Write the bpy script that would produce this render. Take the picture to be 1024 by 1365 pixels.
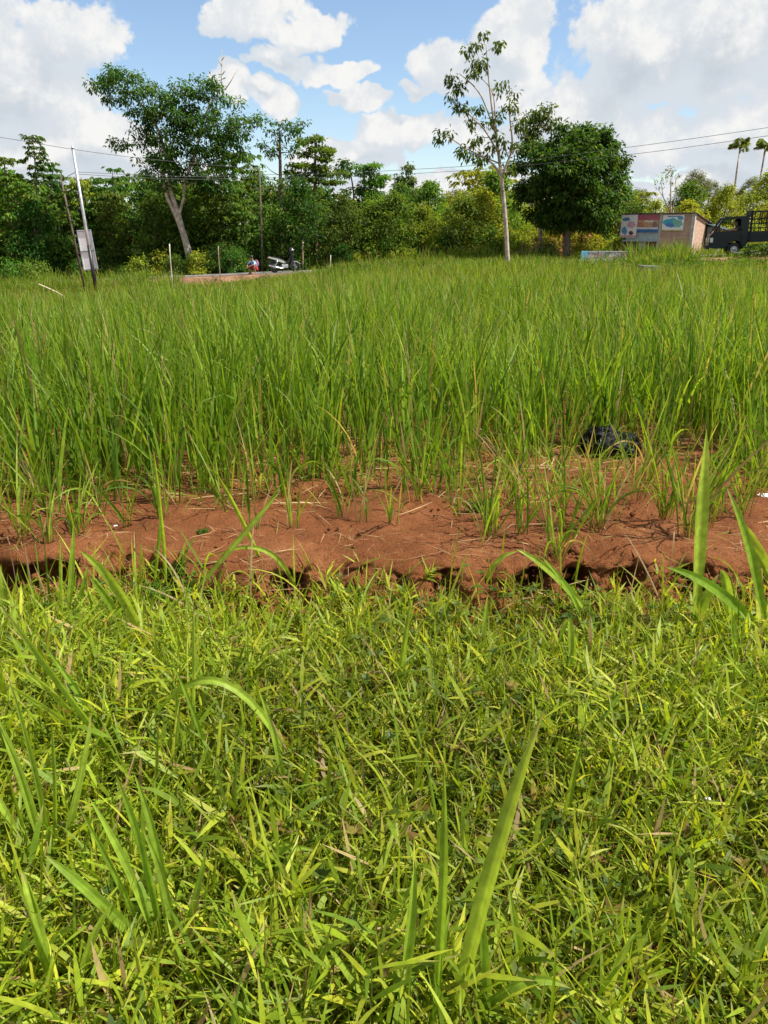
import bpy, bmesh, math, random
import numpy as np
from mathutils import Vector, Matrix

R = math.radians
for o in list(bpy.data.objects):
    bpy.data.objects.remove(o)
scene = bpy.context.scene
col = scene.collection

# ------------------------------------------------------------------ camera
CAM_H, PITCH, FPX = 1.5, R(20.0), 1025.0
cam = bpy.data.cameras.new('camera')
cam.sensor_fit = 'VERTICAL'
cam.sensor_height = 36.0
cam.lens = 36.0 * FPX / 1365.0
cam.clip_start, cam.clip_end = 0.05, 8000
camo = bpy.data.objects.new('camera', cam)
camo.location = (0, 0, CAM_H)
camo.rotation_euler = (R(90) - PITCH, 0, 0)
col.objects.link(camo)
scene.camera = camo

# ------------------------------------------------------------------ light
SUN_EL, SUN_AZ = R(55), R(98)          # azimuth measured from +Y towards +X
SUN_DIR = Vector((math.sin(SUN_AZ) * math.cos(SUN_EL), math.cos(SUN_AZ) * math.cos(SUN_EL), math.sin(SUN_EL)))
sun = bpy.data.lights.new('sun', 'SUN')
sun.energy, sun.angle, sun.color = 4.8, R(0.55), (1.0, 0.94, 0.83)
suno = bpy.data.objects.new('sun', sun)
suno.rotation_euler = SUN_DIR.to_track_quat('Z', 'Y').to_euler()
suno.location = (0, 0, 40)
col.objects.link(suno)
vs = scene.view_settings
vs.view_transform, vs.look, vs.gamma, vs.use_curve_mapping = 'Standard', 'None', 1.0, False
vs.exposure = 0.95
scene.cycles.max_bounces = 8
scene.cycles.diffuse_bounces = 4
scene.cycles.transmission_bounces = 6
scene.cycles.transparent_max_bounces = 8

CT, ST = math.cos(PITCH), math.sin(PITCH)
def ray(u, v):
    x, y = (u - 512) / FPX, (682.5 - v) / FPX
    return Vector((x, CT + y * ST, y * CT - ST))
def P(u, v, Y):                        # the point at distance Y that a sight line passes
    d = ray(u, v)
    return Vector((0, 0, CAM_H)) + d * (Y / d.y)
def G(u, v, z=0.0):                    # the point at height z that a sight line passes
    d = ray(u, v)
    return Vector((0, 0, CAM_H)) + d * ((z - CAM_H) / d.z)

# ------------------------------------------------------------------ sky with cumulus clouds
def make_world():
    w = bpy.data.worlds.new('World'); scene.world = w; w.use_nodes = True
    nt = w.node_tree; nt.nodes.clear()
    ng = bpy.data.node_groups.new('cloud_density', 'ShaderNodeTree')
    ng.interface.new_socket('Vector', in_out='INPUT', socket_type='NodeSocketVector')
    ng.interface.new_socket('Density', in_out='OUTPUT', socket_type='NodeSocketFloat')
    def M(t, op, a, b=None, c=None, clamp=False):
        n = t.nodes.new('ShaderNodeMath'); n.operation = op; n.use_clamp = clamp
        for i, s in enumerate((a, b, c)):
            if s is None: continue
            if isinstance(s, (int, float)): n.inputs[i].default_value = s
            else: t.links.new(s, n.inputs[i])
        return n.outputs[0]
    def V(t, op, a, b=None, c=None, out=0):
        n = t.nodes.new('ShaderNodeVectorMath'); n.operation = op
        for i, s in enumerate((a, b, c)):
            if s is None: continue
            if isinstance(s, (tuple, list)): n.inputs[i].default_value = s
            else: t.links.new(s, n.inputs[i])
        return n.outputs[out]
    def noise(t, vec, scale, detail, rough=0.55, out='Fac'):
        n = t.nodes.new('ShaderNodeTexNoise'); n.inputs['Scale'].default_value = scale
        n.inputs['Detail'].default_value = detail; n.inputs['Roughness'].default_value = rough
        t.links.new(vec, n.inputs['Vector']); return n.outputs[out]
    gi = ng.nodes.new('NodeGroupInput'); go = ng.nodes.new('NodeGroupOutput')
    d = V(ng, 'NORMALIZE', gi.outputs[0])
    sp = ng.nodes.new('ShaderNodeSeparateXYZ'); ng.links.new(d, sp.inputs[0])
    az = M(ng, 'ARCTAN2', sp.outputs[0], sp.outputs[1])
    el = M(ng, 'ARCSINE', sp.outputs[2])
    cb = ng.nodes.new('ShaderNodeCombineXYZ'); ng.links.new(az, cb.inputs[0]); ng.links.new(el, cb.inputs[1])
    dis = V(ng, 'SUBTRACT', noise(ng, d, 9, 4, 0.6, 'Color'), (0.5, 0.5, 0.5))
    pos = V(ng, 'ADD', cb.outputs[0], V(ng, 'MULTIPLY', dis, (0.11, 0.09, 0)))
    blobs = [(20, 110, 120, 90), (95, 55, 70, 62), (40, 215, 170, 60), (-60, 60, 130, 150), (150, 195, 70, 30),
             (345, 28, 80, 34), (410, 42, 48, 26), (392, 84, 46, 20), (465, 102, 40, 17), (490, 142, 40, 18),
             (535, 182, 72, 24), (450, 208, 90, 18), (325, 120, 34, 24), (378, 136, 24, 22), (610, 92, 66, 46),
             (685, 46, 48, 58), (560, 132, 34, 14), (690, 110, 36, 26), (640, 182, 90, 22), (880, 70, 120, 90),
             (1000, 50, 150, 110), (770, 150, 72, 46), (850, 180, 110, 50), (985, 185, 120, 50), (915, 240, 190, 20),
             (300, 250, 320, 22), (1130, 110, 150, 140), (590, 250, 260, 20)]
    cur = None
    for (u, v, ru, rv) in blobs:
        c = ray(u, v).normalized(); a0, e0 = math.atan2(c.x, c.y), math.asin(c.z)
        c2 = ray(u + ru, v).normalized(); ra = abs(math.atan2(c2.x, c2.y) - a0) * 1.15
        c3 = ray(u, v - rv).normalized(); re = abs(math.asin(c3.z) - e0) * 1.15
        L = V(ng, 'LENGTH', V(ng, 'MULTIPLY_ADD', pos, (1 / ra, 1 / re, 0), (-a0 / ra, -e0 / re, 0)), out=1)
        val = M(ng, 'SUBTRACT', 1.0, L)
        if cur is None: cur = val
        else:
            cur = M(ng, 'SMOOTH_MAX', cur, val, 0.12)
    # the same kind of broken cumulus goes on all round
    big = noise(ng, V(ng, 'MULTIPLY', d, (1, 1, 1.9)), 2.6, 6, 0.55)
    wa = M(ng, 'DIVIDE', M(ng, 'ABSOLUTE', az), 0.56)
    we = M(ng, 'DIVIDE', el, 0.30)
    wmax = M(ng, 'MAXIMUM', wa, we)
    wgt = M(ng, 'MULTIPLY', M(ng, 'SUBTRACT', wmax, 1.0), 5.0, clamp=True)
    gen = M(ng, 'SUBTRACT', M(ng, 'MULTIPLY', M(ng, 'SUBTRACT', big, 0.47), 6.0), M(ng, 'MULTIPLY', M(ng, 'SUBTRACT', 1.0, wgt), 3.0))
    cur = M(ng, 'MAXIMUM', cur, M(ng, 'MINIMUM', gen, 0.9))
    f1 = M(ng, 'SUBTRACT', noise(ng, d, 11, 9, 0.62), 0.5)
    f2 = M(ng, 'SUBTRACT', noise(ng, d, 34, 6, 0.6), 0.5)
    den = M(ng, 'ADD', M(ng, 'ADD', cur, M(ng, 'MULTIPLY', f1, 1.75)), M(ng, 'MULTIPLY', f2, 0.6))
    ng.links.new(den, go.inputs[0])

    tc = nt.nodes.new('ShaderNodeTexCoord')
    dirv = V(nt, 'NORMALIZE', tc.outputs['Generated'])
    g1 = nt.nodes.new('ShaderNodeGroup'); g1.node_tree = ng; nt.links.new(dirv, g1.inputs[0])
    g2 = nt.nodes.new('ShaderNodeGroup'); g2.node_tree = ng
    toward = SUN_DIR.copy()
    nt.links.new(V(nt, 'ADD', dirv, tuple(toward * 0.035)), g2.inputs[0])
    den, den2 = g1.outputs[0], g2.outputs[0]
    def smooth(x, a, b):
        n = nt.nodes.new('ShaderNodeMapRange'); n.interpolation_type = 'SMOOTHSTEP'
        n.inputs['From Min'].default_value = a; n.inputs['From Max'].default_value = b
        nt.links.new(x, n.inputs['Value']); return n.outputs['Result']
    alpha = smooth(den, 0.02, 0.22)
    slope = M(nt, 'SUBTRACT', den, den2)
    lit = smooth(slope, -0.32, 0.48)
    thick = smooth(den, 0.25, 1.1)
    def mix(f, a, b):
        n = nt.nodes.new('ShaderNodeMix'); n.data_type = 'RGBA'
        if isinstance(f, float): n.inputs[0].default_value = f
        else: nt.links.new(f, n.inputs[0])
        for i, s in ((6, a), (7, b)):
            if isinstance(s, tuple): n.inputs[i].default_value = s
            else: nt.links.new(s, n.inputs[i])
        return n.outputs[2]
    K = 5.7
    white = (1.0 * K, 0.995 * K, 0.975 * K, 1); grey = (0.56 * K, 0.63 * K, 0.70 * K, 1); mid = (0.74 * K, 0.80 * K, 0.87 * K, 1)
    body = mix(thick, mid, grey)
    fine = smooth(noise(nt, dirv, 22, 9, 0.68), 0.36, 0.62)
    cloud = mix(lit, body, mix(fine, (0.80 * K, 0.84 * K, 0.885 * K, 1), white))
    sky = nt.nodes.new('ShaderNodeTexSky'); sky.sky_type = 'NISHITA'; sky.sun_disc = False
    sky.sun_elevation = SUN_EL; sky.sun_rotation = SUN_AZ
    sky.air_density, sky.dust_density, sky.ozone_density = 1.0, 0.35, 2.0
    sky.altitude = 50
    out = mix(alpha, sky.outputs[0], cloud)
    bg = nt.nodes.new('ShaderNodeBackground'); bg.inputs[1].default_value = 0.085
    nt.links.new(out, bg.inputs[0])
    wo = nt.nodes.new('ShaderNodeOutputWorld'); nt.links.new(bg.outputs[0], wo.inputs[0])
    w.cycles.sampling_method = 'MANUAL'; w.cycles.sample_map_resolution = 512
make_world()

# ------------------------------------------------------------------ helpers: noise, meshes, materials
rng = np.random.default_rng(7)
random.seed(7)
def _hash(ix, iy, seed):
    h = (ix.astype(np.int64) * 374761393 + iy.astype(np.int64) * 668265263 + seed * 69069) & 0xffffffff
    h = ((h ^ (h >> 13)) * 1274126177) & 0xffffffff
    return ((h ^ (h >> 16)) & 0xffff) / 65535.0
def vnoise(x, y, seed=0):
    ix, iy = np.floor(x), np.floor(y); fx, fy = x - ix, y - iy
    fx, fy = fx * fx * (3 - 2 * fx), fy * fy * (3 - 2 * fy)
    a, b, c, d = _hash(ix, iy, seed), _hash(ix + 1, iy, seed), _hash(ix, iy + 1, seed), _hash(ix + 1, iy + 1, seed)
    return (a * (1 - fx) + b * fx) * (1 - fy) + (c * (1 - fx) + d * fx) * fy
def fbm(x, y, oct=4, seed=0, gain=0.5):
    s, a, n = 0, 1.0, 0
    for i in range(oct):
        s = s + a * (vnoise(x * 2 ** i, y * 2 ** i, seed + i * 17) - 0.5); n += a; a *= gain
    return s / n * 2
def sstep(a, b, x):
    t = np.clip((x - a) / (b - a), 0, 1); return t * t * (3 - 2 * t)

def mesh_np(name, V, F, colr=None, smooth=False):
    V = np.asarray(V, dtype=np.float32); F = np.asarray(F, dtype=np.int32)
    me = bpy.data.meshes.new(name); n, k = F.shape
    me.vertices.add(len(V)); me.vertices.foreach_set('co', V.ravel())
    me.loops.add(n * k); me.loops.foreach_set('vertex_index', F.ravel())
    me.polygons.add(n); me.polygons.foreach_set('loop_start', np.arange(0, n * k, k, dtype=np.int32))
    if smooth: me.polygons.foreach_set('use_smooth', np.ones(n, dtype=bool))
    me.update(calc_edges=True)
    if colr is not None:
        c = np.ones((len(V), 4), dtype=np.float32); c[:, :3] = colr
        at = me.attributes.new('Col', 'FLOAT_COLOR', 'POINT'); at.data.foreach_set('color', c.ravel())
    return me
def link(name, me, mat=None, parent=None, loc=None):
    o = bpy.data.objects.new(name, me); col.objects.link(o)
    if mat is not None and me is not None and not me.materials: me.materials.append(mat)
    if parent is not None: o.parent = parent
    if loc is not None: o.location = loc
    return o
def tag(o, label, cat, group=None):
    o['label'] = label; o['category'] = cat
    if group: o['group'] = group
    return o
def thing(name, label, cat, loc=(0, 0, 0), rz=0.0, group=None):
    o = bpy.data.objects.new(name, None); col.objects.link(o); o.empty_display_size = 0.2
    o.location = loc; o.rotation_euler = (0, 0, rz)
    return tag(o, label, cat, group)
def copy_tree(o, parent=None):
    c = o.copy(); col.objects.link(c)
    if parent is not None: c.parent = parent
    for ch in list(o.children): copy_tree(ch, c)
    return c

class MB:                              # collects simple shapes into one mesh
    def __init__(self): self.bm = bmesh.new()
    def box(self, x0, x1, y0, y1, z0, z1, bevel=0.0):
        r = bmesh.ops.create_cube(self.bm, size=1)
        for v in r['verts']:
            v.co = Vector(((x0 + x1) / 2 + v.co.x * (x1 - x0), (y0 + y1) / 2 + v.co.y * (y1 - y0), (z0 + z1) / 2 + v.co.z * (z1 - z0)))
        if bevel:
            es = list({e for v in r['verts'] for e in v.link_edges})
            bmesh.ops.bevel(self.bm, geom=es, offset=bevel, segments=2, affect='EDGES', profile=0.6)
        return self
    def bar(self, a, b, w, h=None):
        a, b = Vector(a), Vector(b); h = h or w; d = (b - a); L = d.length; d.normalize()
        q = d.to_track_quat('Z', 'Y')
        r = bmesh.ops.create_cube(self.bm, size=1)
        for v in r['verts']:
            v.co = (a + b) / 2 + q @ Vector((v.co.x * w, v.co.y * h, v.co.z * L))
        return self
    def tube(self, pts, rad, n=8, cap=True):
        pts = [Vector(p) for p in pts]
        rad = rad if isinstance(rad, (list, tuple)) else [rad] * len(pts)
        rings = []; up = Vector((0.13, 0.21, 1)).normalized()
        for i, p in enumerate(pts):
            t = (pts[min(i + 1, len(pts) - 1)] - pts[max(i - 1, 0)]).normalized()
            if abs(t.dot(up)) > 0.97: up = Vector((1, 0.1, 0)).normalized()
            s = t.cross(up).normalized(); u2 = s.cross(t).normalized()
            rings.append([self.bm.verts.new(p + (s * math.cos(2 * math.pi * k / n) + u2 * math.sin(2 * math.pi * k / n)) * rad[i]) for k in range(n)])
        for a, b in zip(rings, rings[1:]):
            for k in range(n):
                f = self.bm.faces.new((a[k], a[(k + 1) % n], b[(k + 1) % n], b[k])); f.smooth = True
        if cap:
            self.bm.faces.new(rings[0][::-1]); self.bm.faces.new(rings[-1])
        return self
    def prism(self, pts, y0, y1):      # outline in the xz plane pushed along y
        a = [self.bm.verts.new((x, y0, z)) for x, z in pts]; b = [self.bm.verts.new((x, y1, z)) for x, z in pts]
        n = len(pts)
        self.bm.faces.new(a); self.bm.faces.new(b[::-1])
        for i in range(n): self.bm.faces.new((a[i], b[i], b[(i + 1) % n], a[(i + 1) % n]))
        return self
    def lathe(self, prof, c, axis='y', n=24):   # profile of (radius, offset) pairs about an axis
        c = Vector(c); rings = []
        for r, h in prof:
            ring = []
            for k in range(n):
                a = 2 * math.pi * k / n
                if axis == 'y': p = c + Vector((r * math.cos(a), h, r * math.sin(a)))
                elif axis == 'x': p = c + Vector((h, r * math.cos(a), r * math.sin(a)))
                else: p = c + Vector((r * math.cos(a), r * math.sin(a), h))
                ring.append(self.bm.verts.new(p))
            rings.append(ring)
        for a, b in zip(rings, rings[1:]):
            for k in range(n):
                f = self.bm.faces.new((a[k], a[(k + 1) % n], b[(k + 1) % n], b[k])); f.smooth = True
        return self
    def ball(self, c, r, sx=1, sy=1, sz=1, sub=2, lump=0.0, freq=3.0):
        rr = bmesh.ops.create_icosphere(self.bm, subdivisions=sub, radius=1)
        c = Vector(c)
        for v in rr['verts']:
            k = 1.0
            if lump:
                from mathutils import noise as mn
                k += lump * mn.fractal(v.co * freq + c * 7, 1.0, 2.0, 4)
            v.co = c + Vector((v.co.x * sx, v.co.y * sy, v.co.z * sz)) * r * k
        for f in self.bm.faces: f.smooth = True
        return self
    def build(self, name, mat, parent=None, loc=None):
        bmesh.ops.recalc_face_normals(self.bm, faces=self.bm.faces)
        me = bpy.data.meshes.new(name); self.bm.to_mesh(me); self.bm.free()
        return link(name, me, mat, parent, loc)

def nodes(m):
    nt = m.node_tree; return nt, nt.nodes['Principled BSDF'], nt.nodes['Material Output']
def mat_plain(name, c, rough=0.6, metal=0.0, var=0.12, scale=8.0, bump=0.0, bscale=40.0, spec=0.5, c2=None, coat=0.0):
    m = bpy.data.materials.new(name); m.use_nodes = True; nt, b, o = nodes(m)
    tc = nt.nodes.new('ShaderNodeTexCoord')
    n = nt.nodes.new('ShaderNodeTexNoise'); n.inputs['Scale'].default_value = scale; n.inputs['Detail'].default_value = 6
    nt.links.new(tc.outputs['Object'], n.inputs['Vector'])
    mx = nt.nodes.new('ShaderNodeMix'); mx.data_type = 'RGBA'
    c2 = c2 or tuple(max(0, x * (1 - 2.2 * var)) for x in c)
    hi = tuple(min(1, x * (1 + var)) for x in c)
    mx.inputs[6].default_value = (*c2, 1); mx.inputs[7].default_value = (*hi, 1)
    r = nt.nodes.new('ShaderNodeMapRange'); r.inputs['From Min'].default_value = 0.3; r.inputs['From Max'].default_value = 0.7
    nt.links.new(n.outputs['Fac'], r.inputs['Value']); nt.links.new(r.outputs[0], mx.inputs[0])
    nt.links.new(mx.outputs[2], b.inputs['Base Color'])
    b.inputs['Roughness'].default_value = rough; b.inputs['Metallic'].default_value = metal
    b.inputs['Specular IOR Level'].default_value = spec; b.inputs['Coat Weight'].default_value = coat
    if bump:
        n2 = nt.nodes.new('ShaderNodeTexNoise'); n2.inputs['Scale'].default_value = bscale; n2.inputs['Detail'].default_value = 8
        nt.links.new(tc.outputs['Object'], n2.inputs['Vector'])
        bp = nt.nodes.new('ShaderNodeBump'); bp.inputs['Strength'].default_value = bump; bp.inputs['Distance'].default_value = 0.02
        nt.links.new(n2.outputs['Fac'], bp.inputs['Height']); nt.links.new(bp.outputs[0], b.inputs['Normal'])
    return m
def mat_leaf(name, trans=0.42, rough=0.45, spec=0.4, hue=0.0, val=0.0):
    m = bpy.data.materials.new(name); m.use_nodes = True; nt, b, o = nodes(m)
    at = nt.nodes.new('ShaderNodeAttribute'); at.attribute_name = 'Col'
    c = at.outputs['Color']
    if hue or val:
        oi = nt.nodes.new('ShaderNodeObjectInfo'); hs = nt.nodes.new('ShaderNodeHueSaturation')
        def rr(lo, hi, src):
            n = nt.nodes.new('ShaderNodeMapRange'); n.inputs['To Min'].default_value = lo; n.inputs['To Max'].default_value = hi
            nt.links.new(src, n.inputs['Value']); return n.outputs[0]
        nt.links.new(rr(0.5 - hue, 0.5 + hue, oi.outputs['Random']), hs.inputs['Hue'])
        fr = nt.nodes.new('ShaderNodeMath'); fr.operation = 'FRACT'
        ml = nt.nodes.new('ShaderNodeMath'); ml.operation = 'MULTIPLY'; ml.inputs[1].default_value = 7.31
        nt.links.new(oi.outputs['Random'], ml.inputs[0]); nt.links.new(ml.outputs[0], fr.inputs[0])
        nt.links.new(rr(1 - val, 1 + val, fr.outputs[0]), hs.inputs['Value'])
        nt.links.new(c, hs.inputs['Color']); c = hs.outputs[0]
    tc = nt.nodes.new('ShaderNodeTexCoord'); nz = nt.nodes.new('ShaderNodeTexNoise'); nz.inputs['Scale'].default_value = 42; nz.inputs['Detail'].default_value = 3
    nt.links.new(tc.outputs['Object'], nz.inputs['Vector']); mr = nt.nodes.new('ShaderNodeMapRange'); mr.inputs['From Min'].default_value = .3; mr.inputs['From Max'].default_value = .7; mr.inputs['To Min'].default_value = .76; mr.inputs['To Max'].default_value = 1.16
    nt.links.new(nz.outputs['Fac'], mr.inputs['Value']); mo = nt.nodes.new('ShaderNodeVectorMath'); mo.operation = 'SCALE'; nt.links.new(c, mo.inputs[0]); nt.links.new(mr.outputs[0], mo.inputs['Scale']); c = mo.outputs[0]
    nt.links.new(c, b.inputs['Base Color'])
    b.inputs['Roughness'].default_value = rough; b.inputs['Specular IOR Level'].default_value = spec
    tr = nt.nodes.new('ShaderNodeBsdfTranslucent')
    tint = nt.nodes.new('ShaderNodeMix'); tint.data_type = 'RGBA'; tint.blend_type = 'MULTIPLY'; tint.inputs[0].default_value = 1.0
    nt.links.new(c, tint.inputs[6]); tint.inputs[7].default_value = (1.35, 1.25, 0.55, 1)
    nt.links.new(tint.outputs[2], tr.inputs['Color'])
    mx = nt.nodes.new('ShaderNodeMixShader'); mx.inputs[0].default_value = trans
    nt.links.new(b.outputs[0], mx.inputs[1]); nt.links.new(tr.outputs[0], mx.inputs[2]); nt.links.new(mx.outputs[0], o.inputs[0])
    return m

LEAF = mat_leaf('grass_blade', 0.50, 0.5, 0.26)
TLEAF = mat_leaf('tree_leaf', 0.48, 0.6, 0.16, hue=0.022, val=0.22)
DRY = mat_leaf('dry_straw', 0.15, 0.8, 0.2)
BARK = mat_plain('bark_grey', (0.30, 0.26, 0.21), 0.9, var=0.28, scale=6, bump=0.6, bscale=22)
BARK2 = mat_plain('bark_brown', (0.16, 0.115, 0.075), 0.9, var=0.3, scale=7, bump=0.6, bscale=25)
BARK3 = mat_plain('bark_pale', (0.42, 0.37, 0.28), 0.85, var=0.25, scale=5, bump=0.4, bscale=20)
STICK = mat_plain('dry_wood', (0.36, 0.28, 0.18), 0.9, var=0.25, scale=12)

def soil_material():
    m = bpy.data.materials.new('red_soil'); m.use_nodes = True; nt, b, o = nodes(m)
    tc = nt.nodes.new('ShaderNodeTexCoord'); pos = tc.outputs['Object']
    def nz(scale, det, rough=0.6):
        n = nt.nodes.new('ShaderNodeTexNoise'); n.inputs['Scale'].default_value = scale; n.inputs['Detail'].default_value = det
        n.inputs['Roughness'].default_value = rough; nt.links.new(pos, n.inputs['Vector']); return n.outputs['Fac']
    def ramp(f, stops):
        r = nt.nodes.new('ShaderNodeValToRGB'); e = r.color_ramp.elements
        while len(e) < len(stops): e.new(0.5)
        for k, (p, c) in zip(e, stops): k.position = p; k.color = (*c, 1)
        nt.links.new(f, r.inputs[0]); return r.outputs[0]
    base = ramp(nz(2.3, 8), [(0.28, (0.15, 0.052, 0.018)), (0.5, (0.245, 0.088, 0.031)), (0.72, (0.33, 0.135, 0.055))])
    grit = ramp(nz(130, 4), [(0.33, (0.55, 0.5, 0.45)), (0.5, (1, 1, 1)), (0.68, (1.18, 1.2, 1.2))])
    mx = nt.nodes.new('ShaderNodeMix'); mx.data_type = 'RGBA'; mx.blend_type = 'MULTIPLY'; mx.inputs[0].default_value = 0.8
    nt.links.new(base, mx.inputs[6]); nt.links.new(grit, mx.inputs[7])
    nt.links.new(mx.outputs[2], b.inputs['Base Color'])
    b.inputs['Roughness'].default_value = 0.95; b.inputs['Specular IOR Level'].default_value = 0.15
    ad = nt.nodes.new('ShaderNodeMath'); ad.operation = 'ADD'
    nt.links.new(nz(45, 8, 0.65), ad.inputs[0]); nt.links.new(nz(190, 4, 0.6), ad.inputs[1])
    bp = nt.nodes.new('ShaderNodeBump'); bp.inputs['Strength'].default_value = 1.0; bp.inputs['Distance'].default_value = 0.02
    nt.links.new(ad.outputs[0], bp.inputs['Height']); nt.links.new(bp.outputs[0], b.inputs['Normal'])
    return m
SOIL = soil_material()

# ------------------------------------------------------------------ ground: lower lawn, soil step, field, road bank
def scarp_y(x): return 3.05 + 0.15 * fbm(np.asarray(x) * 1.5, np.asarray(x) * 0 + 3.3, 3, 5) + 0.06 * fbm(np.asarray(x) * 6, np.asarray(x) * 0, 3, 9) + 0.03 * fbm(np.asarray(x) * 19, np.asarray(x) * 0, 2, 10)
def far_z(x):
    x = np.asarray(x, dtype=float)
    return -0.40 + 0.046 * np.clip(x, -30, 30) - 0.42 * sstep(0, 9, -x) - 0.34 * sstep(4, 12, x)
def hollow(x):                         # where the step is undercut
    g = lambda c, w, a: a * np.exp(-((x - c) / w) ** 2)
    return g(-1.60, .10, 1) + g(-1.42, .07, .8) + g(-.98, .06, .5) + g(-.40, .06, .75) + g(.26, .05, .5) + g(.62, .07, .8) + g(.83, .05, .9) + g(1.05, .06, .7) + g(1.33, .07, .7) + g(2.1, .2, .6) + g(-2.3, .2, .8)
def gz(x, y):
    x = np.asarray(x, dtype=float); y = np.asarray(y, dtype=float)
    steep = np.clip(hollow(x) * 1.2 + 0.10 * fbm(x * 3, x * 0 + 8.1, 2, 47), 0.0, 1.0)
    wob = 0.05 * fbm(x * 5, y * 5, 3, 48)
    st = sstep(-0.03 - 0.22 * (1 - steep), 0.04 + 0.13 * (1 - steep), y - scarp_y(x) + wob * (1 - steep))
    near = 0.185 * st + 0.02 * fbm(x * 1.3, y * 1.3, 3, 2)
    s = sstep(5, 27, y)
    return near * (1 - s) + far_z(x) * s + 0.05 * fbm(x * 0.5, y * 0.5, 2, 4) * sstep(6, 12, y)
def road_z(x): return -0.40 + 0.046 * np.clip(x, -40, 40)
def road_y(x): return 45.0 - 0.23 * x

def make_ground():
    xs = np.concatenate([-np.geomspace(3000, 3.4, 46), np.linspace(-3.2, 3.2, 330), np.geomspace(3.4, 3000, 46)])
    ys = np.concatenate([-np.geomspace(600, 1.0, 14), np.linspace(-0.6, 2.65, 34), np.linspace(2.68, 3.32, 76), np.linspace(3.335, 4.9, 90), np.geomspace(5.0, 3000, 70)])
    X, Y = np.meshgrid(xs, ys); S = scarp_y(X)
    near = (np.abs(X) < 3.3)
    Z = gz(X, Y)
    rel = Y - S
    face = sstep(-0.24, -0.06, rel) * (1 - sstep(0.04, 0.16, rel))
    soilz = sstep(-0.02, 0.1, rel) * (1 - sstep(4.6, 5.6, Y))
    clod = fbm(X * 9, Y * 9, 5, 31, 0.65) + 0.6 * fbm(X * 26, Y * 26, 3, 32, 0.6)
    Z = Z + near * (soilz * (0.030 * fbm(X * 4, Y * 4, 4, 21) + 0.017 * clod) + face * 0.045 * clod)
    Z = Z + near * soilz * 0.035 * np.maximum(0, fbm(X * 2.2, Y * 2.6, 3, 77)) 
    # hollows under the lip of the step
    hgt = np.clip(Z / 0.185, 0, 1)
    cave = 0.26 * hollow(X) * np.clip(0.8 + 1.2 * fbm(X * 6, X * 0 + 1.7, 3, 55), 0.15, 1.5) + 0.005
    bulge = np.sin(np.pi * np.clip(hgt * 1.25, 0, 1)) ** 1.0
    Y2 = Y + near * face * (cave * bulge - 0.05 * hgt) + near * face * 0.03 * fbm(X * 14, Z * 30, 3, 61)
    V = np.stack([X, Y2, Z], -1).reshape(-1, 3)
    nx, ny = len(xs), len(ys)
    i = (np.arange(ny - 1)[:, None] * nx + np.arange(nx - 1)[None]).ravel()
    F = np.stack([i, i + 1, i + nx + 1, i + nx], 1)
    o = link('ground', mesh_np('ground', V, F, smooth=True), SOIL); o['kind'] = 'structure'
make_ground()

def make_road():
    asph = mat_plain('asphalt_worn', (0.15, 0.14, 0.125), 0.9, var=0.25, scale=1.5, bump=0.3, bscale=60)
    xs = np.linspace(-90, 90, 181); n = len(xs)
    nrm = np.array([0.23, 1.0]) / math.hypot(0.23, 1)
    def strip(name, prof, mat, kind='structure'):
        V = []
        for off, dz in prof:
            px = xs + nrm[0] * off; py = road_y(xs) + nrm[1] * off
            wob = 0.10 * fbm(xs * 0.7, xs * 0 + off, 3, 11) if abs(off) > 2.2 else 0
            V.append(np.stack([px, py + wob, road_z(xs) + dz], -1))
        V = np.concatenate(V); k = len(prof)
        F = []
        for j in range(k - 1):
            i = np.arange(n - 1) + j * n; F.append(np.stack([i, i + 1, i + n + 1, i + n], 1))
        o = link(name, mesh_np(name, V, np.concatenate(F), smooth=True), mat); o['kind'] = kind
    strip('road_embankment', [(-4.2, -0.9), (-3.4, -0.42), (-2.9, -0.05), (-2.5, -0.008), (0, 0.0), (2.6, -0.008), (3.2, -0.1), (4.6, -0.9)], mat_plain('laterite_bank', (0.25, 0.135, 0.08), .95, var=.28, scale=1.6, bump=.5, bscale=12, spec=.15))
    strip('road', [(-2.0, 0.006), (0, 0.035), (2.1, 0.006)], asph)
make_road()

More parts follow.
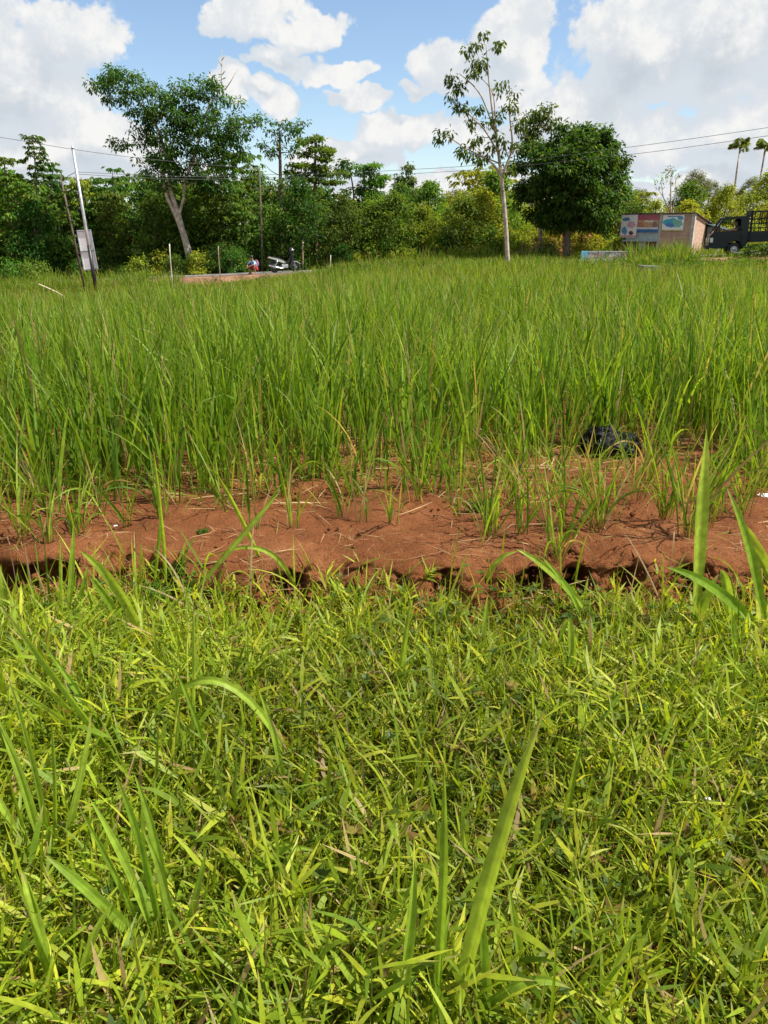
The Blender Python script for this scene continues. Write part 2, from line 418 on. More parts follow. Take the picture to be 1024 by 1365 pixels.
# ------------------------------------------------------------------ grass ribbons
def blades(base, L, W, az, lean, bend, S=5, fold=0.0, twist=None, prof='grass'):
    n = len(L); s = np.linspace(0, 1, S + 1)
    k = 3 if fold else 2
    a = lean[:, None] + bend[:, None] * s[None] ** 1.6
    am = (a[:, 1:] + a[:, :-1]) / 2
    seg = (L / S)[:, None]
    h = np.concatenate([np.zeros((n, 1)), np.cumsum(np.sin(am) * seg, 1)], 1)
    z = np.concatenate([np.zeros((n, 1)), np.cumsum(np.cos(am) * seg, 1)], 1)
    d = np.stack([np.cos(az), np.sin(az)], -1)
    cen = np.stack([base[:, 0:1] + h * d[:, 0:1], base[:, 1:2] + h * d[:, 1:2], base[:, 2:3] + z], -1)
    if prof == 'grass': w = np.interp(s, [0, 0.12, 0.4, 0.75, 1], [0.4, 0.7, 1, 0.72, 0.03])
    elif prof == 'leaf': w = np.interp(s, [0, 0.15, 0.35, 0.7, 1], [0.45, 0.95, 1, 0.66, 0.03])
    else: w = np.ones(S + 1)
    tw = (twist if twist is not None else np.zeros(n))[:, None] * np.ones(S + 1)[None]
    sx, sy = -d[:, 1], d[:, 0]
    nx = np.stack([np.cos(a) * d[:, 0:1], np.cos(a) * d[:, 1:2], -np.sin(a)], -1)
    side = np.stack([sx, sy, np.zeros(n)], -1)[:, None] * np.cos(tw)[..., None] + nx * np.sin(tw)[..., None]
    nor = nx * np.cos(tw)[..., None] - np.stack([sx, sy, np.zeros(n)], -1)[:, None] * np.sin(tw)[..., None]
    hw = (W[:, None] * w[None] / 2)[..., None]
    if k == 2: V = np.stack([cen - side * hw, cen + side * hw], 2)
    else: V = np.stack([cen - side * hw + nor * hw * fold, cen, cen + side * hw + nor * hw * fold], 2)
    V = V.reshape(-1, 3)
    b = (np.arange(n) * (S + 1) * k)[:, None, None] + (np.arange(S) * k)[None, :, None] + np.arange(k - 1)[None, None, :]
    b = b.ravel(); F = np.stack([b, b + 1, b + k + 1, b + k], 1)
    return V, F, np.repeat(np.tile(s, n), k), np.repeat(np.arange(n), (S + 1) * k)
class Acc:
    def __init__(self): self.V, self.F, self.C, self.n = [], [], [], 0
    def add(self, V, F, C): self.V.append(V); self.F.append(F + self.n); self.C.append(C); self.n += len(V)
    def mesh(self, name, smooth=True): return mesh_np(name, np.concatenate(self.V), np.concatenate(self.F), np.concatenate(self.C), smooth)
def lerp(a, b, t): return np.asarray(a)[None] * (1 - t[:, None]) + np.asarray(b)[None] * t[:, None]

G_DARK, G_MID, G_LITE = (0.066, 0.150, 0.010), (0.150, 0.265, 0.016), (0.290, 0.385, 0.036)
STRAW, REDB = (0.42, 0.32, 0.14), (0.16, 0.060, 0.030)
def grass_colour(n, along, idx, r, dry=0.04, warm=0.0, redbase=0.5):
    t = r.beta(1.4, 1.6, n)
    c = np.where((t < 0.5)[:, None], lerp(G_DARK, G_MID, t * 2), lerp(G_MID, G_LITE, t * 2 - 1))
    c = c * (1 + warm * np.array([0.55, 0.18, 0.0]))
    c *= r.uniform(0.85, 1.15, n)[:, None]
    isdry = r.random(n) < dry
    c[isdry] = lerp(STRAW, (0.30, 0.20, 0.09), r.random(isdry.sum()))
    C = c[idx]
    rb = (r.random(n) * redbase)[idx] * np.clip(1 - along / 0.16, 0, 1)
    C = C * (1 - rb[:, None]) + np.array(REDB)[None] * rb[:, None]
    tip = (r.random(n) < 0.30)[idx] * np.clip((along - 0.8) / 0.2, 0, 1) * 0.8
    return C * (1 - tip[:, None]) + np.array(STRAW)[None] * tip[:, None]

def front_edge(x): return np.interp(x, [-4, -2.0, -1.5, -1.0, -0.2, 0.6, 1.0, 1.9, 2.15, 2.6, 4], [3.36, 3.38, 3.58, 3.78, 3.9, 3.88, 4.15, 4.45, 4.0, 3.8, 3.8])
BAG = G(818, 604, 0.19)

def tall_field():
    acc = Acc(); r = np.random.default_rng(11)
    def zone(y0, y1, dens, per, S, wmul, hmul, fold):
        hw = lambda y: 0.56 * y + 2.2
        A = (y1 - y0) * 2 * hw(y1); n = int(A * dens)
        x = r.uniform(-1, 1, n) * hw(y1); y = r.uniform(y0, y1, n)
        fe = front_edge(x) + 0.18 * fbm(x * 3, x * 0, 3, 3)
        edge = y - fe
        clump = fbm(x * 1.4, y * 1.4, 3, 41)
        keep = (np.abs(x) < hw(y)) & (edge > 0) & (r.random(n) < np.clip(0.30 + 1.3 * edge + 0.6 * clump, 0.06, 1))
        keep &= ~((np.abs(x - BAG.x) < 0.15) & (y > BAG.y - 0.13) & (y < BAG.y + 0.13))
        keep &= ~((np.abs(x - BAG.x) < 0.22) & (y > BAG.y - 0.8) & (y <= BAG.y - 0.13) & (r.random(n) < 0.8))
        rd = road_y(x) - y
        keep &= rd > 4.3
        left = sstep(2, 9, -x) * sstep(17, 22, y)                   # weeds lower towards the road on that side
        keep &= r.random(n) > left * 0.35
        x, y, edge, left = x[keep], y[keep], edge[keep], left[keep]; n = len(x)
        k = r.poisson(per, n).clip(1, 12); ti = np.repeat(np.arange(n), k); m = len(ti)
        bx = x[ti] + r.normal(0, 0.022, m); by = y[ti] + r.normal(0, 0.022, m)
        hv = (0.66 + 0.26 * fbm(bx * 0.8, by * 0.8, 3, 8)) * np.clip(0.62 + 0.5 * edge[ti], 0.6, 1.0) * (1 - 0.55 * left[ti])
        far = sstep(20, 34, by)
        hv = hv * (1 - 0.12 * far) * (1 - 0.40 * sstep(26, 33, by) * sstep(7, 12, bx))
        L = hv * hmul * r.beta(4, 1.6, m) * 1.32
        W = r.uniform(0.007, 0.0165, m) * wmul
        az = r.uniform(0, 2 * np.pi, m) ; lean = np.abs(r.normal(0.12, 0.13, m)); bend = np.abs(r.normal(0.25, 0.34, m))
        wild = r.random(m) < 0.06; bend[wild] += r.uniform(0.6, 1.5, wild.sum())
        base = np.stack([bx, by, gz(bx, by) - 0.02], -1)
        V, F, al, idx = blades(base, L, W, az, lean, bend, S, fold, r.uniform(-1.2, 1.2, m))
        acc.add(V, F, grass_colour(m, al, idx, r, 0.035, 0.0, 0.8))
    zone(3.3, 8.5, 66, 5.5, 6, 1.15, 1.0, 0)
    zone(8.5, 17, 36, 5, 4, 1.35, 1.0, 0)
    zone(17, 42, 17, 4.2, 3, 2.0, 1.0, 0)
    n = 5200
    x = r.uniform(-4.2, 4.2, n); y = front_edge(x) + r.gamma(1.5, 0.45, n) - 0.35
    k = (r.random(n) < np.clip(0.35 + 0.8 * (y - front_edge(x)), 0.1, 0.9)) & (y > scarp_y(x) + 0.08); x, y = x[k], y[k]; n = len(x)
    V, F, al, idx = blades(np.stack([x, y, gz(x, y) - .01], -1), r.uniform(.06, .30, n), r.uniform(.003, .008, n), r.uniform(0, 6.28, n), np.abs(r.normal(.5, .35, n)), r.normal(.5, .4, n), 4, 0, r.uniform(-1, 1, n))
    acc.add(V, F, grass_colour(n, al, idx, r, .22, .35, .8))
    o = link('tall_grass', acc.mesh('tall_grass'), LEAF)
    o['kind'] = 'stuff'; o['label'] = 'upright bright green grass filling the field behind the bare soil'; o['category'] = 'grass'
tall_field()

def weedy(x, y):                       # where broadleaf weeds crowd out the grass
    return fbm(x * 1.25 + 3.1, y * 1.5, 3, 15) + 0.25 * np.exp(-(((x + 0.1) / 0.8) ** 2 + ((y - 1.75) / 0.6) ** 2)) - 0.10
def lower_lawn():
    acc = Acc(); r = np.random.default_rng(5)
    n = 19500
    x = r.uniform(-2.7, 2.7, n); y = r.uniform(0.35, 3.2, n)
    keep = (np.abs(x) < 0.62 * y + 0.95)
    x, y = x[keep], y[keep]
    gap = scarp_y(x) - y
    gap = gap + 0.16 * fbm(x * 2.3, y * 2.3, 3, 19) - 0.09
    keep = (gap > -0.03) & (r.random(len(x)) < np.clip(0.22 + gap * 1.4, 0, 1)) & (r.random(len(x)) < np.clip(1.0 - 0.7 * np.maximum(0, weedy(x, y)), 0.45, 1))
    x, y = x[keep], y[keep]; n = len(x)
    mound = 0.75 + 0.5 * fbm(x * 1.6, y * 1.6, 3, 71)
    nearedge = np.clip((scarp_y(x) - y) / 0.7, 0.28, 1)
    L = r.uniform(0.09, 0.26, n) * mound * nearedge + 0.03
    az = r.uniform(0, 2 * np.pi, n); lean = np.abs(r.normal(0.55, 0.35, n)).clip(0, 1.35); bend = r.normal(0.15, 0.35, n)
    base = np.stack([x, y, gz(x, y) - 0.01], -1)
    S = 4
    V, F, al, idx = blades(base, L, np.full(n, 0.0026), az, lean, bend, S, 0, None, 'stem')
    C = lerp((0.10, 0.13, 0.02), (0.20, 0.12, 0.04), r.random(n))[idx]
    acc.add(V, F, C)
    cen = V.reshape(n, S + 1, 2, 3).mean(2)
    for j in range(7):                                           # leaves alternate up the stem
        f = 0.18 + 0.82 * (j + r.uniform(0, 0.8, n)) / 7.0; f = np.clip(f, 0, 1)
        q = f * S; i0 = np.minimum(q.astype(int), S - 1); t = (q - i0)[:, None]
        p = cen[np.arange(n), i0] * (1 - t) + cen[np.arange(n), i0 + 1] * t
        la = az + (1 if j % 2 else -1) * r.uniform(0.5, 2.0, n) + r.normal(0, 0.4, n)
        ll = r.uniform(0.040, 0.130, n) * (0.75 + 0.4 * mound); ww = ll * r.uniform(0.055, 0.12, n)
        V2, F2, al2, id2 = blades(p, ll, ww, la, r.uniform(0.35, 1.45, n), r.normal(0.25, 0.35, n), 3, 0, r.uniform(-0.7, 0.7, n), 'leaf')
        patch = (1.08 - 0.34 * np.clip(weedy(x, y) * 1.6, -0.35, 1)) 
        acc.add(V2, F2, grass_colour(n, al2, id2, r, 0.035, 0.95, 0.1) * patch[id2][:, None])
    # small upright leaf blades among the stems
    n = 13500
    x = r.uniform(-2.7, 2.7, n); y = r.uniform(0.35, 3.2, n)
    keep = (np.abs(x) < 0.62 * y + 0.95) & (scarp_y(x) - y > -0.04) & (r.random(n) < 0.10 + 1.3 * (scarp_y(x) - y))
    x, y = x[keep], y[keep]; n = len(x)
    L = 0.07 + r.beta(1.6, 2.6, n) * 0.30; base = np.stack([x, y, gz(x, y) - 0.01], -1)
    V, F, al, idx = blades(base, L, r.uniform(0.003, 0.0085, n), r.uniform(0, 6.28, n), np.abs(r.normal(0.4, 0.3, n)), r.normal(0.5, 0.5, n), 4, 0, r.uniform(-1, 1, n))
    acc.add(V, F, grass_colour(n, al, idx, r, 0.08, 1.2, 0.3) * 1.08)
    # long narrow blades standing through the mat, thickest on the side of the dense fan
    n = 3000
    x = r.uniform(-2.7, 2.7, n); y = r.uniform(0.4, 3.0, n)
    keep = (np.abs(x) < 0.62 * y + 0.95) & (scarp_y(x) - y > 0.0) & (r.random(n) < np.clip(0.34 - 0.45 * x + 0.25 * fbm(x * 2, y * 2, 2, 66), 0.10, 0.9))
    x, y = x[keep], y[keep]; n = len(x)
    V, F, al, idx = blades(np.stack([x, y, gz(x, y) - .01], -1), r.uniform(.18, .42, n), r.uniform(.005, .011, n), r.uniform(0, 6.28, n), np.abs(r.normal(.28, .22, n)), np.abs(r.normal(.45, .5, n)), 7, 0.3, r.uniform(-1, 1, n))
    acc.add(V, F, grass_colour(n, al, idx, r, .07, .9, .2) * np.array([1.1, 1.12, 1.4]))
    o = link('creeping_grass', acc.mesh('creeping_grass'), LEAF)
    o['kind'] = 'stuff'; o['label'] = 'low yellow green creeping grass in front of the soil step'; o['category'] = 'grass'

    # broadleaf weeds: little fans of rounded leaflets
    acc = Acc()
    n = 8200
    x = r.uniform(-2.6, 2.6, n); y = r.uniform(0.4, 2.9, n)
    keep = (np.abs(x) < 0.62 * y + 0.9) & (r.random(n) < np.clip(0.40 + 1.3 * weedy(x, y), 0.2, 1)) & (scarp_y(x) - y > 0.1)
    x, y = x[keep], y[keep]; n = len(x)
    z = gz(x, y) + r.beta(1.3, 2.2, n) * 0.17 + 0.015
    tone = r.random(n); size = r.uniform(0.014, 0.036, n); rot = r.uniform(0, 6.28, n)
    nl = 6
    cc = lerp((0.040, 0.09, 0.010), (0.16, 0.21, 0.020), tone)
    young = r.random(n) < 0.10; cc[young] = lerp((0.20, 0.12, 0.03), (0.24, 0.20, 0.04), r.random(young.sum()))
    for j in range(nl):
        la = rot + j * 2 * np.pi / nl + r.normal(0, 0.15, n)
        ll = size * r.uniform(0.75, 1.1, n)
        V, F, al, idx = blades(np.stack([x, y, z], -1), ll, ll * 0.42, la, r.uniform(0.9, 1.5, n), r.normal(0.2, 0.25, n), 3, 0, r.normal(0, 0.3, n), 'leaf')
        acc.add(V, F, cc[idx])
    V, F, al, idx = blades(np.stack([x, y, gz(x, y)], -1), z - gz(x, y), np.full(n, 0.003), rot, np.zeros(n), np.zeros(n), 2, 0, None, 'stem')
    acc.add(V, F, lerp((0.18, 0.07, 0.03), (0.12, 0.12, 0.03), tone)[idx])
    o = link('broadleaf_weeds', acc.mesh('broadleaf_weeds'), LEAF)
    o['kind'] = 'stuff'; o['label'] = 'small dark green palmate weeds between the creeping grass'; o['category'] = 'weeds'
lower_lawn()

def litter():
    acc = Acc(); r = np.random.default_rng(3)
    def scatter(n, x0, x1, y0, y1, l0, l1, w0, w1, prob):
        x = r.uniform(x0, x1, n); y = r.uniform(y0, y1, n); k = r.random(n) < prob(x, y)
        x, y = x[k], y[k]; m = len(x)
        L = r.uniform(l0, l1, m)
        V, F, al, idx = blades(np.stack([x, y, gz(x, y) + r.uniform(0.006, 0.03, m)], -1), L, r.uniform(w0, w1, m), r.normal(0, 0.9, m) + np.pi * (r.random(m) < 0.5),
                               np.full(m, 1.52) + r.normal(0, 0.08, m), r.normal(0.02, 0.12, m), 3, 0, r.normal(0, 0.4, m))
        c = lerp((0.50, 0.37, 0.19), (0.24, 0.13, 0.065), r.random(m))
        g = r.random(m) < 0.18; c[g] = lerp(G_MID, (0.26, 0.28, 0.06), r.random(g.sum()))
        acc.add(V, F, c[idx])
    scatter(6000, -3.4, 3.6, 3.15, 5.9, 0.05, 0.32, 0.002, 0.007, lambda x, y: np.clip((y - 3.25) * 1.0, 0.06, 0.9) * (0.5 + 0.6 * fbm(x * 2, y * 2, 2, 6)))
    scatter(2600, -2.6, 2.6, 0.4, 3.1, 0.05, 0.24, 0.0015, 0.005, lambda x, y: 0.8 + 0 * x)
    scatter(1100, -2.3, 2.3, 2.85, 3.35, 0.04, 0.16, 0.001, 0.003, lambda x, y: 0.7 + 0 * x)
    o = link('dry_grass_litter', acc.mesh('dry_grass_litter'), DRY)
    o['kind'] = 'stuff'; o['label'] = 'thin dead straw lying on the red soil'; o['category'] = 'straw'
    # crumbled soil at the foot of the step
    b0 = bmesh.new(); bmesh.ops.create_icosphere(b0, subdivisions=1, radius=1)
    bv = np.array([v.co[:] for v in b0.verts]); bf = np.array([[v.index for v in f.verts] for f in b0.faces]); b0.free()
    VV, FF, nn = [], [], 0
    for i in range(3600):
        x = r.uniform(-2.6, 2.6); s0 = float(scarp_y(np.array(x)))
        if i < 60: y = s0 - abs(r.normal(0.03, 0.05)); rad = r.uniform(0.010, 0.026)
        elif i < 1700: y = s0 + r.normal(-0.05, 0.06); rad = r.gamma(1.6, 0.0030) + 0.002
        else: y = s0 + r.uniform(0.03, 1.5) ; rad = r.gamma(1.3, 0.0022) + 0.0012
        z = float(gz(np.array(x), np.array(y)))
        sc = rad * r.uniform(0.6, 1.4, 3); v = bv * sc * r.uniform(0.65, 1.3, (len(bv), 1))
        a = r.uniform(0, 6.28); v = v @ np.array([[math.cos(a), -math.sin(a), 0], [math.sin(a), math.cos(a), 0], [0, 0, 1]])
        VV.append(v + np.array([x, y, z + rad * 0.15])); FF.append(bf + nn); nn += len(bv)
    o = link('soil_crumbs', mesh_np('soil_crumbs', np.concatenate(VV), np.concatenate(FF)), SOIL)
    o['kind'] = 'stuff'; o['label'] = 'loose red soil crumbs along the eroded step'; o['category'] = 'soil'
litter()

# ------------------------------------------------------------------ single tufts and long blades, each blade a part
def ribbon(ctrl, W, S=12, fold=0.35, face=None):
    """one grass blade along a Bezier, folded along its midrib"""
    c = [np.array(p, dtype=float) for p in ctrl]; s = np.linspace(0, 1, S + 1)[:, None]
    if len(c) == 3: p = c[0] * (1 - s) ** 2 + 2 * c[1] * s * (1 - s) + c[2] * s ** 2
    else: p = c[0] * (1 - s) ** 3 + 3 * c[1] * s * (1 - s) ** 2 + 3 * c[2] * s ** 2 * (1 - s) + c[3] * s ** 3
    t = np.gradient(p, axis=0); t /= np.linalg.norm(t, axis=1)[:, None]
    f = np.array(face if face is not None else (0.25, -1, 0.55)); f = f / np.linalg.norm(f)
    side = np.cross(t, f); side /= np.linalg.norm(side, axis=1)[:, None] + 1e-9
    nor = np.cross(side, t)
    w = np.interp(s[:, 0], [0, 0.1, 0.35, 0.7, 0.9, 1], [0.35, 0.6, 1, 0.85, 0.42, 0.02])[:, None] * W / 2
    offs = np.array([-1, -.66, -.33, 0, .33, .66, 1.0]); K = 7
    wav = 0.10 * np.sin(s * 9 + W * 900)
    V = np.stack([p + side * w * o + nor * w * (fold * abs(o) + wav * o) for o in offs], 1).reshape(-1, 3)
    b = ((np.arange(S) * K)[:, None] + np.arange(K - 1)[None]).ravel()
    return V, np.stack([b, b + 1, b + K + 1, b + K], 1), np.repeat(s[:, 0], K)
BR = np.random.default_rng(99)
def blade_obj(parent, origin, ctrl, W, colr, rb=0.5, tip=0.5, face=None):
    V, F, al = ribbon(ctrl, W, S=14, face=face)
    C = np.tile(np.array(colr), (len(V), 1))
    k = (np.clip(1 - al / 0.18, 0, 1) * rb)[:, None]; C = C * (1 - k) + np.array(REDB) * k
    vein = BR.uniform(.78, 1.14, 7); vein[3] = 1.22
    C = C * vein[np.arange(len(V)) % 7][:, None] * (1 + .10 * np.sin(al * 17 + BR.uniform(0, 6)))[:, None]
    k = (np.clip((al - (1 - .3 * tip * BR.random())) / 0.1, 0, 1) * tip)[:, None]; C = C * (1 - k) + np.array(STRAW) * k
    link('blade', mesh_np('blade', V - np.array(origin), F, C, True), LEAF, parent)

def soil_tufts():
    r = np.random.default_rng(21)
    lab = 'loose tuft of green grass with reddish base on bare red soil'
    spots = [(740, 738, 12, .46), (646, 722, 7, .42), (752, 708, 8, .36), (803, 708, 12, .50), (915, 716, 16, .62), (940, 700, 10, .60), (888, 690, 9, .55),
             (612, 688, 6, .32), (522, 700, 5, .24), (455, 690, 4, .24), (388, 703, 4, .30), (30, 716, 11, .44), (62, 722, 8, .30), (130, 690, 7, .42),
             (215, 690, 8, .42), (300, 680, 7, .40), (560, 668, 7, .45), (680, 660, 6, .45), (990, 690, 9, .45), (1010, 664, 8, .5), (850, 668, 9, .5), (340, 668, 6, .42), (780, 660, 8, .42), (170, 700, 5, .25)]
    for _ in range(26):
        u = r.uniform(-20, 1044); spots.append((u, r.uniform(640, 715), int(r.integers(4, 9)), r.uniform(.25, .5)))
    for (u, v, k, h) in spots:
        g = G(u, v, 0.19); z = float(gz(g.x, g.y)) - 0.005; g = Vector((g.x, g.y, z))
        size = ('tall', 'full tall tuft of arching green grass on the bare red soil') if h >= .48 else ('middling', lab) if h >= .34 else ('small', 'small short tuft of green grass on the bare red soil')
        t = thing('grass_tuft', size[1], 'grass', g, 0, size[0] + ' grass tufts on the bare soil')
        for j in range(int(k * 1.5)):
            a = r.uniform(0, 6.28); L = h * r.uniform(0.55, 1.15); sp = r.uniform(0.08, 0.75) * L
            b = np.array([g.x + r.normal(0, .018), g.y + r.normal(0, .018), z])
            d = np.array([math.cos(a), math.sin(a), 0])
            if r.random() < 0.28: ctrl = [b, b + np.array([0, 0, L * .75]) + d * sp * .3, b + d * sp * 1.3 + np.array([0, 0, L * .35])]
            else: ctrl = [b, b + np.array([0, 0, L * .55]) + d * sp * .3, b + d * sp + np.array([0, 0, L])]
            q = r.random(); c = np.array(G_DARK) * (1 - q) + np.array(G_LITE) * q
            if r.random() < 0.12: c = np.array((0.36, 0.27, 0.11))
            blade_obj(t, g, ctrl, r.uniform(0.006, 0.012), c, 0.85, 0.6, face=(r.normal(), -1, r.normal() * .6))
soil_tufts()

def long_blades():
    """tall single blades growing through the low grass; base pixel, bend pixel, tip pixel, width in px, lift of the base, depth change to the tip"""
    lab = 'long broad grass blades rising above the low creeping grass'
    grp = 'tall blades among the creeping grass'
    sets = [
        [((575, 1400), (598, 1200), (592, 1020), 15, 0.12), ((598, 1400), (640, 1180), (726, 944), 27, 0.15), ((528, 1380), (548, 1260), (553, 1145), 17, 0.05), ((556, 1380), (585, 1300), (600, 1205), 13, 0.05),
         ((600, 1390), (680, 1270), (762, 1318), 17, 0.0), ((655, 1390), (650, 1300), (640, 1195), 14, 0.05)],
        [((560, 1075), (640, 1072), (745, 1103), 15, 0.05), ((705, 1330), (690, 1250), (678, 1180), 10, 0.05)],
        [((255, 1050), (262, 920), (258, 798), 10, 0.1), ((222, 1045), (245, 970), (232, 905), 7, 0.0), ((292, 1060), (268, 960), (228, 880), 7, 0.0)],
        [((402, 1045), (300, 800), (195, 970), 13, 0.0), ((380, 1090), (382, 1010), (345, 920), 10, 0.1), ((398, 1100), (400, 1050), (420, 1000), 8, 0.0)],
        [((185, 1045), (95, 930), (-4, 800), 13, 0.05), ((170, 1020), (95, 960), (-2, 905), 10, 0.0), ((148, 1000), (75, 915), (30, 895), 12, 0.05), ((160, 1010), (118, 940), (60, 860), 9, .1)],
        [((62, 1150), (35, 1040), (-6, 950), 12, 0.05), ((66, 1150), (60, 1040), (10, 900), 9, 0.05), ((70, 1150), (80, 1060), (68, 955), 10, 0.05), ((74, 1150), (108, 1050), (122, 950), 11, 0.05), ((58, 1150), (10, 1100), (-20, 1030), 10, 0), ((78, 1160), (50, 1060), (85, 1130), 9, 0)],
        [((212, 1275), (130, 1190), (60, 1140), 16, 0.0), ((216, 1275), (180, 1160), (118, 1062), 11, 0.05), ((220, 1275), (200, 1130), (153, 1030), 13, 0.08), ((226, 1275), (225, 1150), (178, 1028), 13, 0.08), ((232, 1275), (230, 1180), (190, 1105), 10, 0.03), ((205, 1270), (165, 1180), (100, 1065), 9, .06), ((238, 1270), (262, 1190), (276, 1130), 9, 0)],
        [((84, 1320), (45, 1230), (18, 1150), 20, 0.0), ((72, 1330), (50, 1220), (28, 1160), 15, 0.05), ((105, 1320), (110, 1250), (150, 1205), 13, 0)],
        [((222, 775), (218, 690), (204, 598), 9, 0.0), ((206, 778), (212, 735), (214, 690), 6, 0)],
        [((262, 785), (320, 720), (376, 652), 10, 0.05), ((355, 762), (325, 690), (286, 626), 9, 0.0), ((400, 800), (375, 700), (290, 740), 8, 0), ((345, 800), (332, 765), (335, 730), 6, 0)],
        [((205, 880), (165, 770), (106, 734), 17, -0.1), ((172, 850), (150, 800), (118, 768), 11, -.05)],
        [((88, 830), (96, 770), (98, 695), 9, 0.0), ((84, 835), (82, 770), (80, 712), 8, 0.0), ((92, 835), (110, 790), (118, 752), 7, 0.0), ((8, 822), (4, 790), (0, 752), 9, 0)],
        [((926, 850), (930, 700), (942, 572), 26, 0.05), ((922, 850), (935, 800), (958, 765), 15, 0.0), ((975, 840), (972, 770), (960, 760), 15, 0.0)],
        [((1022, 850), (1010, 740), (968, 648), 15, 0.05), ((1035, 860), (960, 770), (888, 756), 16, -0.05), ((1040, 800), (1010, 715), (992, 735), 12, 0), ((1032, 770), (1010, 720), (982, 690), 10, 0.05)],
        [((800, 830), (735, 750), (688, 732), 12, 0.0), ((780, 835), (770, 790), (720, 740), 8, 0), ((640, 800), (650, 740), (690, 735), 9, 0)],
        [((758, 920), (770, 760), (742, 868), 11, 0.0), ((765, 915), (766, 870), (763, 830), 10, 0.0)],
        [((528, 930), (540, 860), (548, 800), 9, 0.0), ((640, 880), (646, 835), (650, 792), 8, 0)],
        [((900, 935), (930, 900), (968, 886), 9, 0.0), ((985, 905), (980, 860), (975, 812), 9, .03)],
        [((420, 1060), (452, 1005), (470, 1040), 9, 0.0), ((335, 1190), (350, 1110), (425, 1135), 12, 0), ((300, 1170), (375, 1100), (400, 1135), 9, 0)],
        [((985, 1330), (1010, 1260), (1035, 1215), 12, 0.05), ((800, 1355), (815, 1290), (850, 1240), 11, 0), ((905, 1250), (950, 1225), (1005, 1238), 11, 0)],
    ]
    labs = ['clump with one very wide slanting blade and several upright narrower ones in the low grass', 'single blade lying level across the low grass beside the widest slanting blade', 'straight thin upright blade with two short ones left of the kinked blade',
            'long blade kinked over into an upside down V above the low grass', 'bundle of long blades all slanting the same way towards the soil step hollow', 'fan of upright blades springing from one base at the lawn edge', 'dense fan of seven blades rising from one crown in the low grass',
            'pair of wide pale blades beside dry straw and bare ground', 'single tall thin blade standing in front of the soil step', 'two blades crossing like an X before the bare soil', 'wide pale blade arching down at the foot of the soil step', 'small upright fan of blades before the deep hollow in the soil step',
            'very broad bright upright blade with curled lower blades beside the soil step', 'dark blades leaning across the soil at the end of the step', 'bent blade arching before the long hollow of the soil step', 'folded blade with hanging tip behind the yellow green low grass', 'two lone upright blades close to the soil step',
            'short slanting blades below the very broad upright blade', 'curled pale blades between the kinked blade and the dense fan', 'short arching blades in the brightest patch of low grass']
    r = np.random.default_rng(8)
    for si, st in enumerate(sets):
        bu, bv = st[0][0]
        org = G(bu, bv, 0.02)
        if bv < 790: org = G(bu, bv, 0.10)
        t = thing('grass_plant', labs[si], 'grass', org, 0, grp)
        for (b, m, tp, wpx, dy) in st:
            zb = 0.10 if b[1] < 790 else 0.02
            g = G(b[0], b[1], zb)
            hgt = max(0.02, (b[1] - tp[1]) / FPX * g.length)
            y1 = g.y - 0.10 * hgt + dy * 0.9
            mid = P(m[0], m[1], (g.y + y1) / 2 - 0.03)
            tip = P(tp[0], tp[1], y1)
            g = Vector((g.x, g.y, min(g.z, 0.02) - 0.02)) if b[1] >= 790 else g
            dist = (Vector((0, 0, CAM_H)) - mid).length
            q = r.random(); c = np.array(G_MID) * (1 - q) + np.array(G_LITE) * q
            c = c * np.array([1.30, 1.26, 1.7])
            blade_obj(t, org, [g, mid, tip], wpx * dist / FPX * 0.86, c, 0.15, r.choice([0, 0.6]), face=(r.normal(0, .5), -1, 0.5))
long_blades()
# ------------------------------------------------------------------ trees
def leaves(p, d, L, W, r, fold=0.25):
    """kite-shaped leaves: base points p, directions d"""
    n = len(p); d = d / (np.linalg.norm(d, axis=1)[:, None] + 1e-9)
    up = np.stack([r.normal(0, .5, n), r.normal(0, .5, n), np.ones(n)], -1)
    s = np.cross(d, up); s /= np.linalg.norm(s, axis=1)[:, None] + 1e-9
    nn = np.cross(s, d)
    L = L[:, None]; W = W[:, None]
    V = np.stack([p, p + d * L * .48 + s * W / 2 + nn * W * fold, p + d * L - nn * L * 0.10, p + d * L * .48 - s * W / 2 + nn * W * fold], 1).reshape(-1, 3)
    b = np.arange(n) * 4
    F = np.concatenate([np.stack([b, b + 1, b + 2], 1), np.stack([b, b + 2, b + 3], 1)])
    return V, F
def leaf_col(n, c1, c2, r, yellow=0.03):
    c = lerp(c1, c2, r.beta(1.6, 1.8, n)) * r.uniform(.85, 1.15, n)[:, None]
    y = r.random(n) < yellow; c[y] = lerp((0.30, 0.30, 0.05), (0.22, 0.20, 0.05), r.random(y.sum()))
    return np.repeat(c, 4, 0)
def spray(acc, cen, rad, num, Ls, asp, c1, c2, r, droop=0.5, flat=0.7, yellow=0.03):
    """clumps of drooping leaves about the points cen"""
    cen = np.asarray(cen); k = r.poisson(num, len(cen)).clip(4); i = np.repeat(np.arange(len(cen)), k); n = len(i)
    o = r.normal(0, 1, (n, 3)); o /= np.linalg.norm(o, axis=1)[:, None]
    o *= (r.random(n) ** 0.45)[:, None]; o[:, 2] *= flat
    rr = (np.asarray(rad) * np.ones(len(cen)))[i][:, None]
    p = cen[i] + o * rr
    d = o + r.normal(0, .35, (n, 3)); d[:, 2] -= droop
    L = r.uniform(.65, 1.2, n) * Ls; V, F = leaves(p, d, L, L * asp, r)
    tone = r.normal(1, .16, len(cen)).clip(.6, 1.5)[i]
    acc.add(V, F, leaf_col(n, c1, c2, r, yellow) * np.repeat(tone, 4)[:, None])
